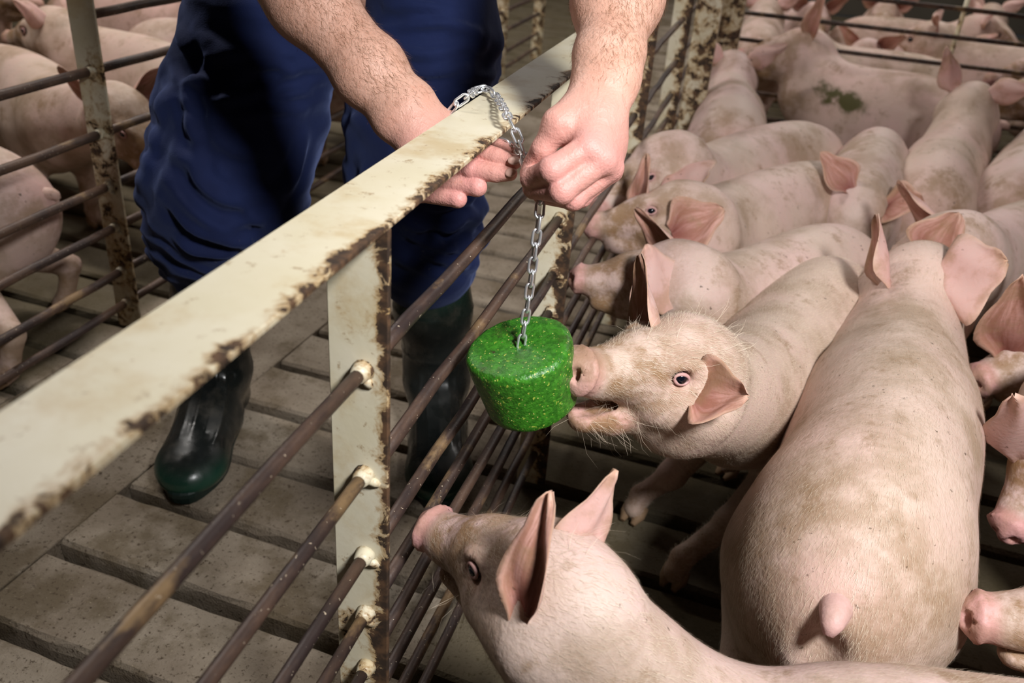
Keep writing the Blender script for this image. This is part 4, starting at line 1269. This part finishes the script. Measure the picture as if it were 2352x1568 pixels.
pig('pig with a short raised tail farther back in the left pen', .90,
    [A(-2.24, 2.80, .41), A(-2.17, 2.80, .465), A(-2.0, 2.82, .48), A(-1.8, 2.82, .48), A(-1.67, 2.80, .475)],
    A(-1.46, 2.66, .40), A(.75, -.5, -.3), A(.5, .8, 0), vox=.013, group=LEFT)
pig('reddish pig along the far side of the left pen', .98,
    [A(-2.90, 3.16, .40), A(-2.82, 3.16, .46), A(-2.62, 3.17, .49), A(-2.36, 3.18, .49), A(-2.2, 3.18, .49)],
    A(-1.90, 3.16, .42), A(1, -.05, -.2), A(0, 1, 0), vox=.014, group=LEFT, tone=.45)
pig('brown shaded pig head in the upper left corner', .95,
    [A(-3.50, 2.62, .40), A(-3.43, 2.64, .46), A(-3.25, 2.68, .49), A(-3.05, 2.74, .49), A(-2.93, 2.78, .50)],
    A(-2.66, 2.84, .47), A(.95, .15, -.1), A(-.15, .95, 0), vox=.013, group=LEFT)
pig('pig face seen between the legs of the man', .92,
    [A(-1.75, 3.38, .39), A(-1.71, 3.32, .45), A(-1.62, 3.18, .48), A(-1.53, 3.00, .475), A(-1.48, 2.90, .465)],
    A(-1.44, 2.62, .32), A(.15, -.75, -.62), A(.95, .15, 0), vox=.012, group=LEFT)
pig('pale pig far back beyond the right leg of the man', .92,
    [A(-2.0, 4.35, .39), A(-1.94, 4.36, .45), A(-1.82, 4.36, .48), A(-1.65, 4.34, .48), A(-1.56, 4.32, .47)],
    A(-1.42, 4.12, .38), A(.5, -.75, -.4), A(.75, .5, 0), vox=.014, group=LEFT)

# pen beyond the cross fence
far = [('pale pig rump just beyond the corner post', .92, (-.10, 4.15), (-.10, 4.75), 0),
       ('pig just beyond the long pig, behind the bars', .88, (.75, 4.10), (.16, 4.12), .0),
       ('white faced pig with red ears behind the cross fence', .84, (.62, 4.75), (.38, 4.25), .1),
       ('small pale pig rump by the thin fence upright', .80, (.62, 4.20), (.80, 4.72), 0),
       ('pig standing side on behind the fence upright', .95, (1.28, 4.36), (.70, 4.46), .1),
       ('pale pig rump high at the top right', .92, (1.02, 5.00), (1.06, 5.60), 0),
       ('mauve pig behind at the top middle right', .92, (.24, 4.98), (.86, 5.06), .3),
       ('dark mottled pig head far back at the top', .90, (.02, 5.55), (.12, 5.00), .1),
       ('pig back low along the cross fence at the right', .95, (1.70, 4.12), (1.10, 4.06), .2),
       ('mauve pig in the top right corner', .92, (1.62, 4.95), (1.42, 4.45), .3),
       ('far pig near the top edge beyond the mauve pig', .90, (.55, 5.9), (.50, 5.4), .2)]
for lb, s_, t_, n_, tn in far:
    t_ = A(*t_, 0); n_ = A(*n_, 0); d_ = unit(n_ - t_); ln = np.linalg.norm(n_ - t_); lf_ = A(-d_[1], d_[0], 0)
    zz = .475 * s_ / .9
    pig(lb, s_, [t_ + A(0, 0, zz - .09), t_ + d_ * .07 + A(0, 0, zz - .025), t_ + d_ * ln * .33 + A(0, 0, zz), t_ + d_ * ln * .72 + A(0, 0, zz), n_ + A(0, 0, zz)],
        n_ + d_ * .30 * s_ + A(0, 0, zz - .08 * s_), d_ + A(0, 0, -.25), lf_, vox=.015, group=BACK, tone=tn)
